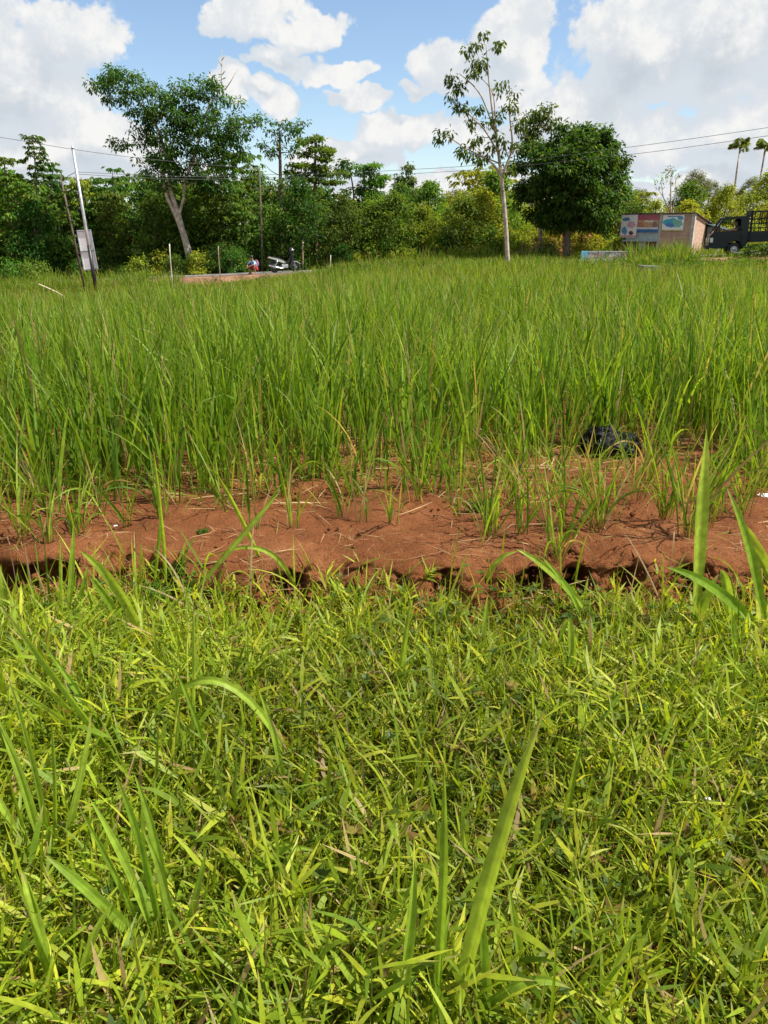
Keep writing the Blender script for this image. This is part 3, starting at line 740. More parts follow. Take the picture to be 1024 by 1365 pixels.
def whorl(acc, cen, rad, k, Ls, c1, c2, r, yellow=0.03):
    """an umbrella of leaflets hanging from spreading stalks"""
    cen = np.asarray(cen, dtype=float); m = len(cen)
    a = r.uniform(0, 6.28, (m, k)); e = r.uniform(-.1, .45, (m, k)); q = r.uniform(.55, 1.0, (m, k)) * np.asarray(rad).reshape(-1, 1)
    tip = cen[:, None] + np.stack([np.cos(a) * np.cos(e) * q, np.sin(a) * np.cos(e) * q, np.sin(e) * q * .8], -1)
    tip = tip.reshape(-1, 3); a = a.ravel()
    for j in (-0.9, -.3, .3, .9):
        n = len(tip); aa = a + j + r.normal(0, .2, n)
        d = np.stack([np.cos(aa), np.sin(aa), r.uniform(-1.3, -.25, n)], -1)
        L = r.uniform(.75, 1.2, n) * Ls; V, F = leaves(tip, d, L, L * .36, r)
        acc.add(V, F, leaf_col(n, c1, c2, r, yellow))
def connect(mb, nodes, cen, r, r0=0.05, r1=0.012):
    """branches from the nearest wood to each clump; nodes is a list of (point, radius)"""
    cen = sorted([Vector(c) for c in cen], key=lambda c: min((c - n[0]).length for n in nodes))
    for c in cen:
        best = min(nodes, key=lambda n: (c - n[0]).length + 0.9 * max(0, n[0].z - c.z + .1))
        a, ra = best; L = (c - a).length
        if L < 0.05: continue
        m = (a + c) / 2 + Vector((r.normal(0, .06), r.normal(0, .06), r.normal(0.05, .06))) * L
        rs = min(r0, ra * 0.7); rs = max(rs, r1)
        mb.tube([a, m, c], [rs, (rs + r1) / 2, r1], 5, cap=False)
        nodes.append((m, (rs + r1) / 2)); nodes.append((c, r1))
def limb(mb, pts, rads, n=9):
    mb.tube(pts, rads, n)
    out = []
    for (a, b, ra, rb) in zip(pts, pts[1:], rads, rads[1:]):
        for t in (0, .33, .66): out.append((Vector(a).lerp(Vector(b), t), ra + (rb - ra) * t))
    out.append((Vector(pts[-1]), rads[-1])); return out
def smooth_path(pts, rads, k=4):
    """Catmull-Rom through the points so that stems bend"""
    pts = [Vector(p) for p in pts]; P2, R2 = [], []
    for i in range(len(pts) - 1):
        p0, p1, p2, p3 = pts[max(i - 1, 0)], pts[i], pts[i + 1], pts[min(i + 2, len(pts) - 1)]
        for j in range(k):
            t = j / k
            P2.append(0.5 * ((2 * p1) + (p2 - p0) * t + (2 * p0 - 5 * p1 + 4 * p2 - p3) * t * t + (3 * p1 - p0 - 3 * p2 + p3) * t ** 3)); R2.append(rads[i] + (rads[i + 1] - rads[i]) * t)
    P2.append(pts[-1]); R2.append(rads[-1]); return P2, R2

def hero_tree(name, label, base_px, Y, limbs, ell, leafL, asp, c1, c2, bark, seed, clump_r=.42, num=46, droop=.5, flat=.7, branches=True, extra=None, whorls=False, group=None, depth=1.0, maxbr=999, yellow=.03):
    r = np.random.default_rng(seed)
    base = P(*base_px, Y); base.z = float(gz(base.x, base.y)) if Y < 41 else base.z
    t = thing(name, label, 'tree', base, 0, group)
    mb = MB(); nodes_ = []
    for (pts, rads) in limbs:
        w = []
        for i, q in enumerate(pts):
            p = P(q[0], q[1], Y + (q[2] if len(q) > 2 else 0)) - base
            w.append(p)
        w, rads2 = smooth_path(w, rads)
        if not nodes_: w[0].z -= 0.25
        nodes_ += limb(mb, w, rads2)
    cen, rad = [], []
    for e in ell:
        (u, v, ru, rv, cnt) = e[:5]; dd = e[5] if len(e) > 5 else 0
        sc = Y * 0.93 / FPX
        for _ in range(cnt):
            while True:
                q = r.uniform(-1, 1, 3)
                if q @ q < 1: break
            c = P(u + q[0] * ru, v + q[1] * rv, Y + dd + q[2] * min(ru, max(rv, 20)) * sc * depth) - base
            cen.append(c); rad.append(clump_r * r.uniform(.7, 1.25))
    if branches: connect(mb, nodes_, cen[:maxbr], r, .07)
    if extra: extra(mb, base, nodes_)
    mb.build('trunk', bark, t)
    acc = Acc(); A = np.array([c[:] for c in cen])
    if whorls: whorl(acc, A, rad, num, leafL, c1, c2, r, yellow)
    else: spray(acc, A, np.array(rad), num, leafL, asp, c1, c2, r, droop, flat, yellow)
    link('crown', acc.mesh('crown', False), TLEAF, t)
    return t

D1, D2 = (0.028, 0.084, 0.014), (0.080, 0.172, 0.022)      # dark glossy green
M1, M2 = (0.058, 0.140, 0.016), (0.135, 0.245, 0.028)      # mid green
Y1, Y2 = (0.150, 0.220, 0.020), (0.380, 0.400, 0.034)      # yellow green
Q1, Q2 = (0.085, 0.120, 0.040), (0.165, 0.200, 0.070)      # dusty olive

# big leaning tree over the road bank
def dead_twigs(mb, base, nd):
    for pts in ([(297, 128), (295, 100), (296, 64)], [(296, 100), (302, 92)], [(296, 88), (291, 80)], [(296, 80), (300, 74)], [(300, 120), (308, 108), (317, 92)], [(292, 118), (288, 106)]):
        mb.tube([P(u, v, 50) - base for u, v in pts], [.03 - .008 * i for i in range(len(pts))], 5)
hero_tree('leaning_tree', 'tall leaning grey trunked tree with wide ragged crown beyond the road', (255, 350), 50,
    [([(255, 350), (246, 316), (238, 294), (231, 280), (222, 260), (216, 232), (214, 200)], [.24, .20, .17, .12, .10, .08, .05]),
     ([(245, 312), (239, 288), (230, 262), (226, 248), (224, 220), (205, 160), (170, 125), (140, 112)], [.15, .14, .13, .11, .10, .07, .04, .02]),
     ([(239, 286), (245, 262), (248, 240), (262, 200), (275, 150), (290, 125)], [.085, .08, .075, .07, .045, .02]),
     ([(256, 220), (290, 195), (320, 168), (340, 158)], [.07, .06, .04, .02])],
    [(140, 112, 28, 14, 16), (165, 98, 28, 10, 12), (190, 118, 30, 18, 20), (160, 132, 22, 8, 8), (240, 128, 34, 22, 26), (270, 118, 28, 16, 20), (300, 138, 22, 14, 8), (330, 158, 22, 10, 9), (312, 176, 22, 14, 12),
     (225, 165, 45, 30, 50), (272, 165, 45, 32, 56), (240, 205, 48, 28, 50), (285, 205, 38, 26, 36), (162, 192, 18, 8, 7), (190, 182, 20, 12, 10), (205, 215, 22, 14, 14), (215, 240, 26, 16, 18), (290, 240, 38, 16, 24), (260, 232, 30, 18, 20), (320, 200, 14, 10, 5), (195, 150, 26, 16, 14)],
    .24, .42, D1, (0.10, 0.20, 0.026), BARK3, 1, .42, 36, extra=dead_twigs, depth=.9)

# slender pale tree standing in the field
S3 = lambda x, y: (560 + x / 3.413, 20 + y / 3.413)
cl = [(295, 95), (350, 135), (370, 125), (215, 160), (270, 130), (250, 140), (260, 205), (285, 235), (235, 215), (150, 275), (140, 310), (190, 315), (160, 330), (245, 265), (300, 240), (370, 320), (355, 330), (135, 380), (180, 420), (215, 425), (165, 410), (270, 430), (240, 480), (230, 500),
      (310, 485), (365, 440), (360, 470), (420, 360), (410, 400), (425, 430), (445, 470), (440, 500), (105, 550), (90, 565), (130, 540), (195, 600), (185, 630), (280, 560), (250, 630), (270, 650), (330, 590), (380, 570), (290, 660), (210, 650), (440, 590), (400, 690), (345, 540), (460, 510), (250, 580), (310, 620), (360, 610), (420, 700)]
hero_tree('slender_tree', 'slender pale trunked tree with sparse hanging leaf clumps rising alone from the grass', (677, 350), 37,
    [([(677, 352), (675, 310), (671, 260), (668, 232), (664, 200), (658, 160), (652, 110), (648, 60)], [.105, .10, .09, .08, .06, .045, .03, .012]),
     ([(668, 236), (676, 218), (683, 195), (680, 160), (679, 140)], [.07, .055, .045, .03, .015]),
     ([(669, 240), (660, 222), (648, 212), (630, 205)], [.055, .045, .03, .02]),
     ([(660, 176), (645, 135), (632, 115), (612, 98)], [.045, .035, .025, .012]),
     ([(664, 204), (645, 172), (622, 150), (600, 132)], [.04, .03, .02, .012]), ([(666, 218), (625, 200), (600, 184), (590, 182)], [.035, .025, .018, .012]),
     ([(664, 205), (660, 150), (655, 120), (632, 95)], [.03, .025, .02, .01])],
    [(*S3(x, y), 5, 4, 1) for x, y in cl], .24, .38, (0.03, .085, .02), M2, BARK3, 2, .27, 30, droop=.9, flat=.9, depth=2.5)

# dense round tree and the thin one behind it
def round_lobes():
    r = np.random.default_rng(12); out = [(765, 242, 68, 60, 290), (760, 285, 50, 20, 50)]
    for k in range(46):
        a = r.uniform(0, 6.28); e = r.uniform(-.75, 1.0); q = math.sqrt(max(0, 1 - e * e)) * math.cos(a)
        u, v = 766 + 72 * q * r.uniform(.8, 1.08), 240 - 66 * e * r.uniform(.85, 1.08)
        out.append((u, v, r.uniform(9, 17), r.uniform(7, 12), int(r.integers(6, 12)), 2.6 * math.sqrt(max(0, 1 - e * e)) * math.sin(a)))
    return out + [(828, 214, 10, 8, 6), (806, 178, 9, 8, 6), (700, 250, 10, 12, 6), (692, 268, 8, 8, 4), (740, 300, 26, 8, 12), (795, 298, 24, 8, 12), (712, 285, 12, 10, 6)]
hero_tree('round_tree', 'dense dark green round crowned tree on a short trunk near the shack', (755, 338), 46,
    [([(755, 342), (756, 315), (757, 290), (762, 240), (768, 200)], [.22, .20, .17, .10, .05]), ([(756, 312), (740, 280), (715, 250)], [.10, .08, .04]), ([(757, 300), (785, 270), (810, 240)], [.10, .08, .04])],
    round_lobes(), .25, .44, (0.020, 0.062, 0.010), (0.080, 0.165, 0.020), BARK2, 3, .40, 42, droop=.55, depth=1.0, maxbr=160)
hero_tree('rubber_tree', 'thin ragged tree with reddish tinged leaves leaning out over the round tree', (722, 338), 49,
    [([(722, 345), (720, 300), (712, 250), (708, 200), (722, 165), (735, 150)], [.12, .11, .09, .07, .045, .02]), ([(708, 205), (700, 180), (690, 160)], [.05, .04, .02])],
    [(728, 148, 12, 8, 6), (715, 160, 16, 10, 8), (708, 178, 14, 12, 9), (732, 165, 8, 8, 4), (698, 195, 10, 14, 6), (690, 215, 8, 12, 5), (716, 190, 16, 12, 8)],
    .25, .42, D1, (0.11, 0.15, 0.03), BARK, 4, .40, 40, droop=.6)

# trees standing out of the wood edge
S2 = lambda x, y: (320 + x / 2.844, 130 + y / 2.844)
hero_tree('rubber_tree', 'thin straight tree with open crown beside the dark utility pole', (376, 352), 52,
    [([(376, 352), (375, 300), (374, 240), (373, 190), (372, 170)], [.16, .14, .11, .07, .03]), ([(375, 235), (362, 228), (352, 218)], [.03, .02, .008]), ([(375, 240), (366, 240), (350, 236)], [.03, .02, .008])],
    [(*S2(x, y), 7, 5, 2) for x, y in [(140, 95), (110, 120), (95, 180), (150, 170), (200, 130), (230, 105), (130, 210), (190, 205), (160, 150), (215, 175), (115, 195), (180, 100), (235, 125)]] + [(385, 240, 14, 10, 6)],
    .24, .42, D1, D2, BARK2, 5, .36, 36)
hero_tree('tiered_tree', 'flat tiered green tree topping the wood', (421, 350), 53,
    [([(421, 352), (421, 300), (420, 240), (421, 195), (424, 184)], [.15, .13, .10, .06, .02])],
    [(*S2(x, y), w, 2, k) for x, y, w, k in [(255, 165, 10, 4), (305, 155, 10, 4), (280, 195, 22, 8), (325, 205, 10, 4), (240, 215, 10, 4), (325, 235, 12, 5), (230, 258, 18, 7), (290, 265, 18, 7), (215, 285, 16, 6), (345, 288, 18, 7), (360, 320, 16, 6), (280, 310, 26, 9)]],
    .26, .42, M1, (0.14, 0.235, 0.03), BARK2, 6, .42, 50, droop=.15, flat=.28)
S5 = lambda x, y: (400 + x / 3.2, 190 + y / 3.2)
hero_tree('tiered_tree', 'spreading tiered tree with pale undersides among lower trees', (494, 350), 54,
    [([(494, 352), (495, 300), (494, 250), (497, 222)], [.13, .11, .08, .03])],
    [(*S5(x, y), w, 2, k) for x, y, w, k in [(270, 108, 9, 4), (315, 98, 9, 4), (350, 150, 12, 5), (275, 135, 14, 5), (290, 165, 16, 6), (330, 180, 12, 5), (265, 195, 10, 4), (300, 215, 20, 7), (350, 235, 14, 5)]],
    .26, .42, M1, (0.14, 0.235, 0.03), BARK2, 7, .42, 46, droop=.15, flat=.3)
hero_tree('rubber_tree', 'lone thin sapling with one small tuft of leaves against the sky', (470, 350), 54,
    [([(472, 352), (472, 270), (468, 235), (461, 215)], [.07, .06, .04, .015])], [(459, 218, 6, 6, 5), (464, 232, 5, 3, 2), (455, 226, 4, 3, 2)], .26, .42, D1, D2, BARK2, 8, .34, 36)
hero_tree('spire_tree', 'narrow pale green spire of leaves above the wood', (543, 350), 56,
    [([(543, 352), (544, 300), (545, 240), (545, 216)], [.10, .09, .05, .015])], [(545, 222, 4, 8, 5), (546, 238, 6, 8, 7), (535, 240, 5, 8, 6), (545, 255, 12, 10, 14), (530, 255, 8, 8, 7), (560, 258, 8, 8, 6)], .26, .42, (0.10, .17, .05), (0.19, .26, .08), BARK, 9, .36, 40, droop=.8)
S4 = lambda x, y: (x / 6.823, 160 + y / 6.823)
for k, (lab, bx, top, pts, c1, c2) in enumerate([
    ('tall thin sapling with stacked leaf umbrellas at the pole end of the wood', 50, 186, [(295, 160), (300, 190), (310, 250), (310, 300), (315, 350), (345, 430), (340, 500), (330, 560)], D1, D2),
    ('bare stemmed sapling with a wide pale umbrella top', 12, 212, [(60, 350), (150, 375), (40, 395), (90, 500), (60, 520)], M1, M2),
    ('dark sapling with crowded leaf umbrellas beside the stacked one', 60, 220, [(420, 380), (400, 430), (460, 450), (480, 500), (400, 510), (520, 510)], D1, D2),
    ('yellow green sapling behind the pale metal pole', 97, 240, [(650, 530), (720, 560), (680, 610), (640, 640), (770, 600), (650, 700), (760, 680), (700, 740)], Y1, Y2),
    ('broad topped sapling with drooping leaves beside the metal pole', 148, 225, [], M1, M2)]):
    pts = [S4(x, y) for x, y in pts] or [(150, 226), (138, 240), (160, 238), (150, 250), (132, 252), (165, 252), (145, 262)]
    hero_tree('rubber_sapling', lab, (bx, 352), 51.5 + k * .4, [([(bx, 354), (bx + 1, 300), (pts[len(pts) // 2][0], pts[len(pts) // 2][1]), pts[0]], [.07, .06, .035, .012])],
              [(u, v, 3, 2, 1) for u, v in pts] * 2, .30, .36, c1, c2, BARK2, 30 + k, .50, 9, whorls=True, depth=.8)

# ---- kinds that fill the wood, each modelled once and copied
def proto(kind, H, Wd, c1, c2, seed, nclump, name='wood_tree'):
    r = np.random.default_rng(seed)
    t = bpy.data.objects.new(name, None); col.objects.link(t)
    mb = MB(); nd = []
    stems = 1 if kind != 'shrub' else 4
    for s in range(stems):
        a = r.uniform(0, 6.28); off = 0.35 * Wd * (stems > 1)
        top = Vector((math.cos(a) * off, math.sin(a) * off, H * .86))
        w, rd = smooth_path([Vector((0, 0, -.25)), Vector((r.normal(0, .06), r.normal(0, .06), H * .35)), top * .7 + Vector((0, 0, .05)), top], [.10 * H / 5, .08 * H / 5, .05 * H / 5, .015])
        nd += limb(mb, w, rd, 7)
    cen = []
    for _ in range(nclump):
        h = r.uniform(.06 if kind != 'tall' else .35, 1.0); prof = {'whorl': 0.55 + 0.45 * math.sin(h * 2.6), 'bush': math.sin(min(1, .18 + h * .86) * math.pi) ** .55, 'shrub': math.sin(min(1, .25 + h * .7) * math.pi) ** .5, 'tall': math.sin(min(1, h * .95) * math.pi) ** .6}[kind]
        a = r.uniform(0, 6.28); q = (r.random() ** .5) * prof * Wd
        cen.append(Vector((math.cos(a) * q, math.sin(a) * q, h * H)))
    connect(mb, nd, cen[:60], r, .035, .009)
    mb.build('trunk', BARK2 if kind != 'tall' else BARK, t)
    acc = Acc(); A = np.array([c[:] for c in cen])
    if kind == 'whorl':
        whorl(acc, A, r.uniform(.35, .6, len(A)), 11, .27, c1, c2, r)
        spray(acc, A[:len(A) // 2] * np.array([.8, .8, .7]), .5, 26, .22, .4, c1, c2, r)
    else: spray(acc, A, r.uniform(.40, .66, len(A)), 52 if kind != 'tall' else 60, .21, .44, c1, c2, r, .5, .75, .05)
    link('crown', acc.mesh('crown', False), TLEAF, t)
    return t
PROT = {
    'w': [proto('whorl', 5.0, 1.3, M1, M2, 101, 80), proto('whorl', 4.6, 1.5, D1, M2, 102, 86), proto('whorl', 5.4, 1.2, M1, (0.15, .25, .03), 103, 80)],
    'd': [proto('bush', 5.0, 1.7, D1, D2, 104, 100), proto('bush', 4.6, 1.9, D1, M2, 105, 105)],
    'm': [proto('bush', 4.8, 1.7, M1, M2, 106, 100), proto('bush', 4.4, 1.8, M1, (0.15, .24, .03), 107, 100)],
    'y': [proto('bush', 4.8, 1.8, Y1, Y2, 108, 105), proto('bush', 4.2, 1.9, (0.10, .17, .02), Y2, 109, 105), proto('whorl', 4.8, 1.4, (0.10, .17, .02), Y2, 110, 80)],
    'q': [proto('tall', 9.0, 2.4, Q1, Q2, 111, 130), proto('tall', 8.2, 2.7, (0.06, .10, .03), Q2, 112, 130)],
    's': [proto('shrub', 1.9, 1.0, M1, M2, 113, 30, 'shrub'), proto('shrub', 1.6, .9, Y1, Y2, 114, 26, 'shrub'), proto('shrub', 2.2, 1.1, D1, D2, 115, 34, 'shrub')],
}
LABEL = {
    'w': ('young tree with drooping leaf umbrellas in the wood beyond the road', 'young whorled trees of the wood'),
    'd': ('dark green bushy tree in the wood beyond the road', 'dark trees of the wood'),
    'm': ('mid green bushy tree in the wood beyond the road', 'mid green trees of the wood'),
    'y': ('sunny yellow green bushy tree behind the round tree and shack', 'yellow green trees of the wood'),
    'q': ('tall dusty olive tree rising behind the yellow green wood', 'tall olive trees behind'),
    's': ('low leafy shrub at the foot of the wood beyond the road', 'shrubs along the wood edge')}
used = set()
def plant(kind, x, y, h, r, wide=1.0):
    ps = PROT[kind]; k = int(r.integers(len(ps))); src = ps[k]
    o = src if (kind, k) not in used else copy_tree(src)
    used.add((kind, k))
    H = {'w': 5.0, 'd': 4.8, 'm': 4.6, 'y': 4.6, 'q': 8.6, 's': 1.9}[kind]
    s = h / H
    o.location = (x, y, float(road_z(x)) - .12 - (0.25 if y > 50 else 0)); o.rotation_euler = (0, 0, r.uniform(0, 6.28)); o.scale = (s * wide, s * wide, s)
    tag(o, LABEL[kind][0], 'shrub' if kind == 's' else 'tree', LABEL[kind][1])
def wood():
    r = np.random.default_rng(77)
    def top_v(u):   # how high the wood reaches along the picture
        return np.interp(u, [-120, 0, 60, 130, 200, 300, 380, 450, 520, 580, 640, 700, 780, 860, 930, 1024, 1150], [225, 232, 250, 256, 236, 246, 244, 252, 262, 258, 242, 246, 262, 250, 258, 246, 240])
    rows = [(50.5, 1.9), (53.5, 2.3), (57.5, 2.7), (63, 3.3)]
    for ri, (Y, step) in enumerate(rows):
        x = -0.60 * Y - 1
        while x < .60 * Y + 1:
            xx = x + r.normal(0, .45); yy = Y + r.normal(0, .8) - 0.10 * xx * (xx < 0)
            u = 512 + xx / (yy * .93) * FPX
            # leave the opening where the shack and the round tree stand
            if 690 < u < 1060 and ri < 2: x += step; continue
            if u > 690: yy += 4
            v = top_v(u) + r.normal(2, 10 + 3 * ri) + (14 if ri == 0 else 0)
            top = P(u, v, yy); h = top.z - (float(road_z(xx)) - .37)
            q = r.random()
            if u < 330: kind = 'w' if q < .55 else 'd' if q < .8 else 'm'
            elif u < 470: kind = 'd' if q < .45 else 'm' if q < .8 else 'w'
            elif u < 590: kind = 'm' if q < .55 else 'y' if q < .75 else 'd'
            else: kind = 'y' if q < .82 else 'm'
            plant(kind, xx, yy, max(2.2, h), r, r.uniform(.9, 1.25))
            x += step * r.uniform(.75, 1.2)
    for (u, v, Y) in [(930, 232, 82), (948, 244, 86), (965, 252, 84), (1005, 240, 88), (1030, 236, 90), (915, 262, 80), (985, 255, 92), (855, 250, 84), (1060, 236, 88), (610, 250, 80), (660, 244, 82)]:
        p = P(u, v, Y); plant('q', p.x, Y, p.z - float(road_z(p.x)) + .37, r, .9)
    for i in range(46):
        u = r.uniform(-60, 740); Y = 48.9 + r.normal(0, .4) + max(0, (300 - u)) * 0.008
        if 330 < u < 405 : continue
        p = P(u, 340, Y)
        plant('s', p.x, Y, r.uniform(.8, 1.7), r)
    for (u, h, k) in [(185, 1.5, 1), (45, 1.5, 0), (20, 1.6, 0), (165, .9, 0), (640, 1.4, 1), (790, 1.5, 1), (815, 1.3, 1), (835, 1.2, 0), (770, 1.0, 1), (730, 1.2, 0), (960, 1.6, 1), (1000, 1.8, 1), (880, 1.5, 1), (920, 1.7, 1)]:
        Y = 48 if u > 600 else 49.0
        if u > 840: Y = 52
        p = P(u, 340, Y); src = PROT['s'][k]; o = copy_tree(src)
        s = h / 1.9; o.scale = (s, s, s); o.rotation_euler = (0, 0, u); o.location = (p.x, Y, float(road_z(p.x)) - .25)
        tag(o, 'small bright yellow green shrub at the roadside' if k == 1 else 'small mid green shrub at the roadside', 'shrub', 'bright roadside shrubs' if k == 1 else 'green roadside shrubs')
wood()
for k, ps in PROT.items():
    for i, o in enumerate(ps):
        if (k, i) not in used:
            for c in list(o.children): bpy.data.objects.remove(c)
            bpy.data.objects.remove(o)

# palms with single fronds
def palm(u, vtop, Y, seed, label):
    r = np.random.default_rng(seed); top = P(u, vtop, Y); bz = float(road_z(top.x)) - .4
    t = thing('areca_palm', label, 'palm', (top.x, Y, bz)); H = top.z - bz
    MB().tube([(0, 0, -.2), (.05, 0, H * .4), (-.03, 0, H * .8), (0, 0, H)], [.10, .09, .08, .07], 8).build('trunk', BARK3, t)
    MB().tube([(0, 0, H), (0, 0, H + .35), (0, 0, H + .7)], [.09, .08, .04], 8).build('crownshaft', mat_plain('palm_shaft', (0.16, .24, .05), .5), t)
    for k in range(10):
        a = k * 2.4 + r.normal(0, .2); e0 = r.uniform(-.35, 1.35); L = r.uniform(1.0, 1.35); acc = Acc()
        s = np.linspace(0, 1, 12); ang = e0 - (1.0 + .4 * r.random()) * s ** 1.4
        hx = np.concatenate([[0], np.cumsum(np.cos(ang[:-1])) * L / 11]); hz = np.concatenate([[0], np.cumsum(np.sin(ang[:-1])) * L / 11])
        pts = np.stack([np.cos(a) * hx, np.sin(a) * hx, H + .6 + hz], -1)
        q = np.linspace(.12, .98, 22); idx = q * 11
        p = np.stack([np.interp(idx, np.arange(12), pts[:, j]) for j in range(3)], -1)
        for sd in (-1, 1):
            d = np.stack([np.cos(a + sd * 1.05) + 0 * q, np.sin(a + sd * 1.05) + 0 * q, -.35 + r.normal(0, .15, 22)], -1)
            LL = .55 * np.sin(np.clip(q * 2.6 + .35, 0, 3.1)) + .12
            V, F = leaves(p, d, LL, np.full(22, .11), r); acc.add(V, F, leaf_col(22, (0.07, .15, .02), (0.19, .25, .04), r, .05))
        V = np.concatenate([pts + np.array([0, 0, .012]), pts - np.array([0, 0, .012])]); i = np.arange(11)
        acc.add(V, np.concatenate([np.stack([i, i + 1, i + 13], 1), np.stack([i, i + 13, i + 12], 1)]), np.tile(np.array((.2, .2, .05)), (24, 1)))
        link('frond', acc.mesh('frond', False), TLEAF, t)
palm(986, 204, 80, 1, 'slim areca palm with full round head left of its twin, over the truck bed')
palm(1019, 206, 80, 2, 'slim areca palm with bare pale trunk standing right of its twin')

# nearly bare tree behind the shack
def snag():
    Y = 62; b = P(893, 335, Y); bz = float(road_z(b.x)) - .35; t = thing('bare_tree', 'nearly bare pale tree with few leaves behind the shack', 'tree', (b.x, Y, bz))
    mb = MB(); org = Vector((b.x, Y, bz)); nd = []
    for pts, rd in [([(893, 345), (894, 300), (894, 260), (895, 225)], [.10, .09, .06, .02]), ([(894, 285), (884, 262), (881, 240)], [.05, .04, .015]), ([(894, 290), (900, 262), (901, 235)], [.05, .04, .015]), ([(884, 262), (877, 252)], [.03, .01])]:
        nd += limb(mb, [P(u, v, Y) - org for u, v in pts], rd, 6)
    mb.build('trunk', BARK3, t); r = np.random.default_rng(4); acc = Acc()
    A = np.array([(P(u, v, Y) - org)[:] for u, v in [(895, 226), (888, 232), (901, 232), (878, 240), (884, 236), (898, 240), (880, 250), (903, 246)]])
    spray(acc, A, .38, 12, .24, .4, Q1, (0.26, .26, .12), r); link('crown', acc.mesh('crown', False), TLEAF, t)
snag()

# ------------------------------------------------------------------ verge grass and weeds by the road
def verge():
    acc = Acc(); r = np.random.default_rng(19)
    def strip(n, x0, x1, off0, off1, h0, h1, wm, c=0.0, dry=.05):
        x = r.uniform(x0, x1, n); off = r.uniform(off0, off1, n); y = road_y(x) + off
        z = np.where(np.abs(off) > 4.2, gz(x, y), np.maximum(gz(x, y), road_z(x) - np.clip((np.abs(off) - 2.4) * .5, 0, .9)))
        L = r.uniform(h0, h1, n) * (0.75 + .5 * vnoise(x * 1.2, y * 1.2, 3)); base = np.stack([x, y, z - .03], -1)
        V, F, al, idx = blades(base, L, r.uniform(.02, .035, n) * wm, r.uniform(0, 6.28, n), np.abs(r.normal(.15, .15, n)), np.abs(r.normal(.4, .35, n)), 3, 0, r.uniform(-1, 1, n))
        acc.add(V, F, grass_colour(n, al, idx, r, dry, c, .3))
    strip(9000, -34, 30, 2.5, 5.0, .5, 1.1, 1.0)                        # far side, under the trees
    strip(3400, -3.0, 12.2, -4.6, -2.4, .35, .75, 1.0)                    # near side right of the bike
    strip(8000, -34, -13.3, -5.2, -2.2, .45, .95, 1.0)                   # near side by the sign
    strip(1900, 12.0, 14.6, -4.4, -2.2, .55, 1.1, 1.0)                  # high grass before the shack
    strip(6500, 13.5, 28, -4.6, -2.2, .24, .46, 1.0)
    strip(900, 8.5, 12.5, -4.6, -2.4, .25, .5, 1.0)
    strip(4200, -32, -2, -12, -4.5, .25, .55, 1.0, .1)                  # shorter weeds below the bank
    strip(1500, -13.5, -4.5, -4.6, -2.9, .12, .34, 1.0, .3, .2)
    strip(900, -13.6, -11.2, -4.8, -2.4, .3, .7, 1.0)
    o = link('verge_grass', acc.mesh('verge_grass'), LEAF); o['kind'] = 'stuff'; o['label'] = 'rough grass along both verges of the road'; o['category'] = 'grass'
    # broad weeds in the lower ground by the sign and the field's far edge
    acc = Acc(); n = 900
    x = r.uniform(-30, 22, n); y = np.where(x < -3, r.uniform(24, 40, n), r.uniform(33, 38, n) - .1 * x)
    k = road_y(x) - y > 4.0; x, y = x[k], y[k]; n = len(x)
    cen = np.stack([x, y, gz(x, y) + r.uniform(.15, .5, n)], -1)
    spray(acc, cen, .28, 13, .12, .5, M1, (0.13, .22, .03), r, .2, .9)
    o = link('field_weeds', acc.mesh('field_weeds', False), TLEAF); o['kind'] = 'stuff'; o['label'] = 'leafy weeds scattered in the far edge of the field'; o['category'] = 'weeds'
verge()
# ------------------------------------------------------------------ poles, wires, sign
GALV = mat_plain('galvanised_steel', (0.48, 0.50, 0.52), .45, .6, var=.15, scale=5)
DARKPOLE = mat_plain('weathered_pole', (0.11, 0.085, 0.065), .85, var=.3, scale=6, bump=.4)
WIRE = mat_plain('wire_black', (0.05, 0.05, 0.055), .6)
BLACK = mat_plain('black_plastic', (0.016, 0.016, 0.018), .45, var=.2)
def ground_at(x, y): return float(max(gz(x, y), road_z(x) - max(0, abs((y - float(road_y(x))) * .975) - 2.4) * .5) if abs(y - float(road_y(x))) < 4.4 else gz(x, y))
def pole(name, label, ub, vb, ut, vt, Y, r0, r1, mat, fittings=()):
    b, tp = P(ub, vb, Y), P(ut, vt, Y); b.z = ground_at(b.x, b.y)
    t = thing(name, label, 'pole', b)
    d = tp - b
    MB().tube([Vector((0, 0, -.3)), d * .5, d], [r0, (r0 + r1) / 2, r1], 12).build('shaft', mat, t)
    for f in fittings: f(t, d)
    return t, b, tp
def insulators(t, d):
    for f, s in ((.80, -1), (.80, 1)):
        p = d * f
        MB().tube([p + Vector((s * .05, 0, -.05)), p + Vector((s * .16, 0, -.02)), p + Vector((s * .18, 0, .10))], [.02, .02, .03], 8).build('insulator', mat_plain('porcelain', (.30, .22, .17), .3), t)
def pole_cap(t, d): MB().tube([d - Vector((0, 0, .02)), d + Vector((0, 0, .10))], [.075, .05], 10).build('cap', GALV, t)
def pole_sleeve(t, d): MB().tube([d * .0 + Vector((0, 0, -.1)), d * .355], [.089, .086], 12).build('painted_sleeve', BLACK, t)
tp1, b1, t1 = pole('utility_pole', 'pale galvanised utility pole with black painted foot behind the signboard', 126, 366, 97, 198, 40, .085, .06, GALV, (insulators, pole_cap, pole_sleeve))
def rough_pole(t, d):
    for f in (.35, .5, .62, .74, .86):
        MB().tube([d * f + Vector((-.02, -.02, 0)), d * f + Vector((.14, -.03, .05))], .022, 6).build('step_peg', DARKPOLE, t)
tp2, b2, t2 = pole('wooden_pole', 'dark leaning wooden pole beside the pale utility pole', 112, 366, 80, 232, 41, .055, .04, DARKPOLE, (rough_pole,))
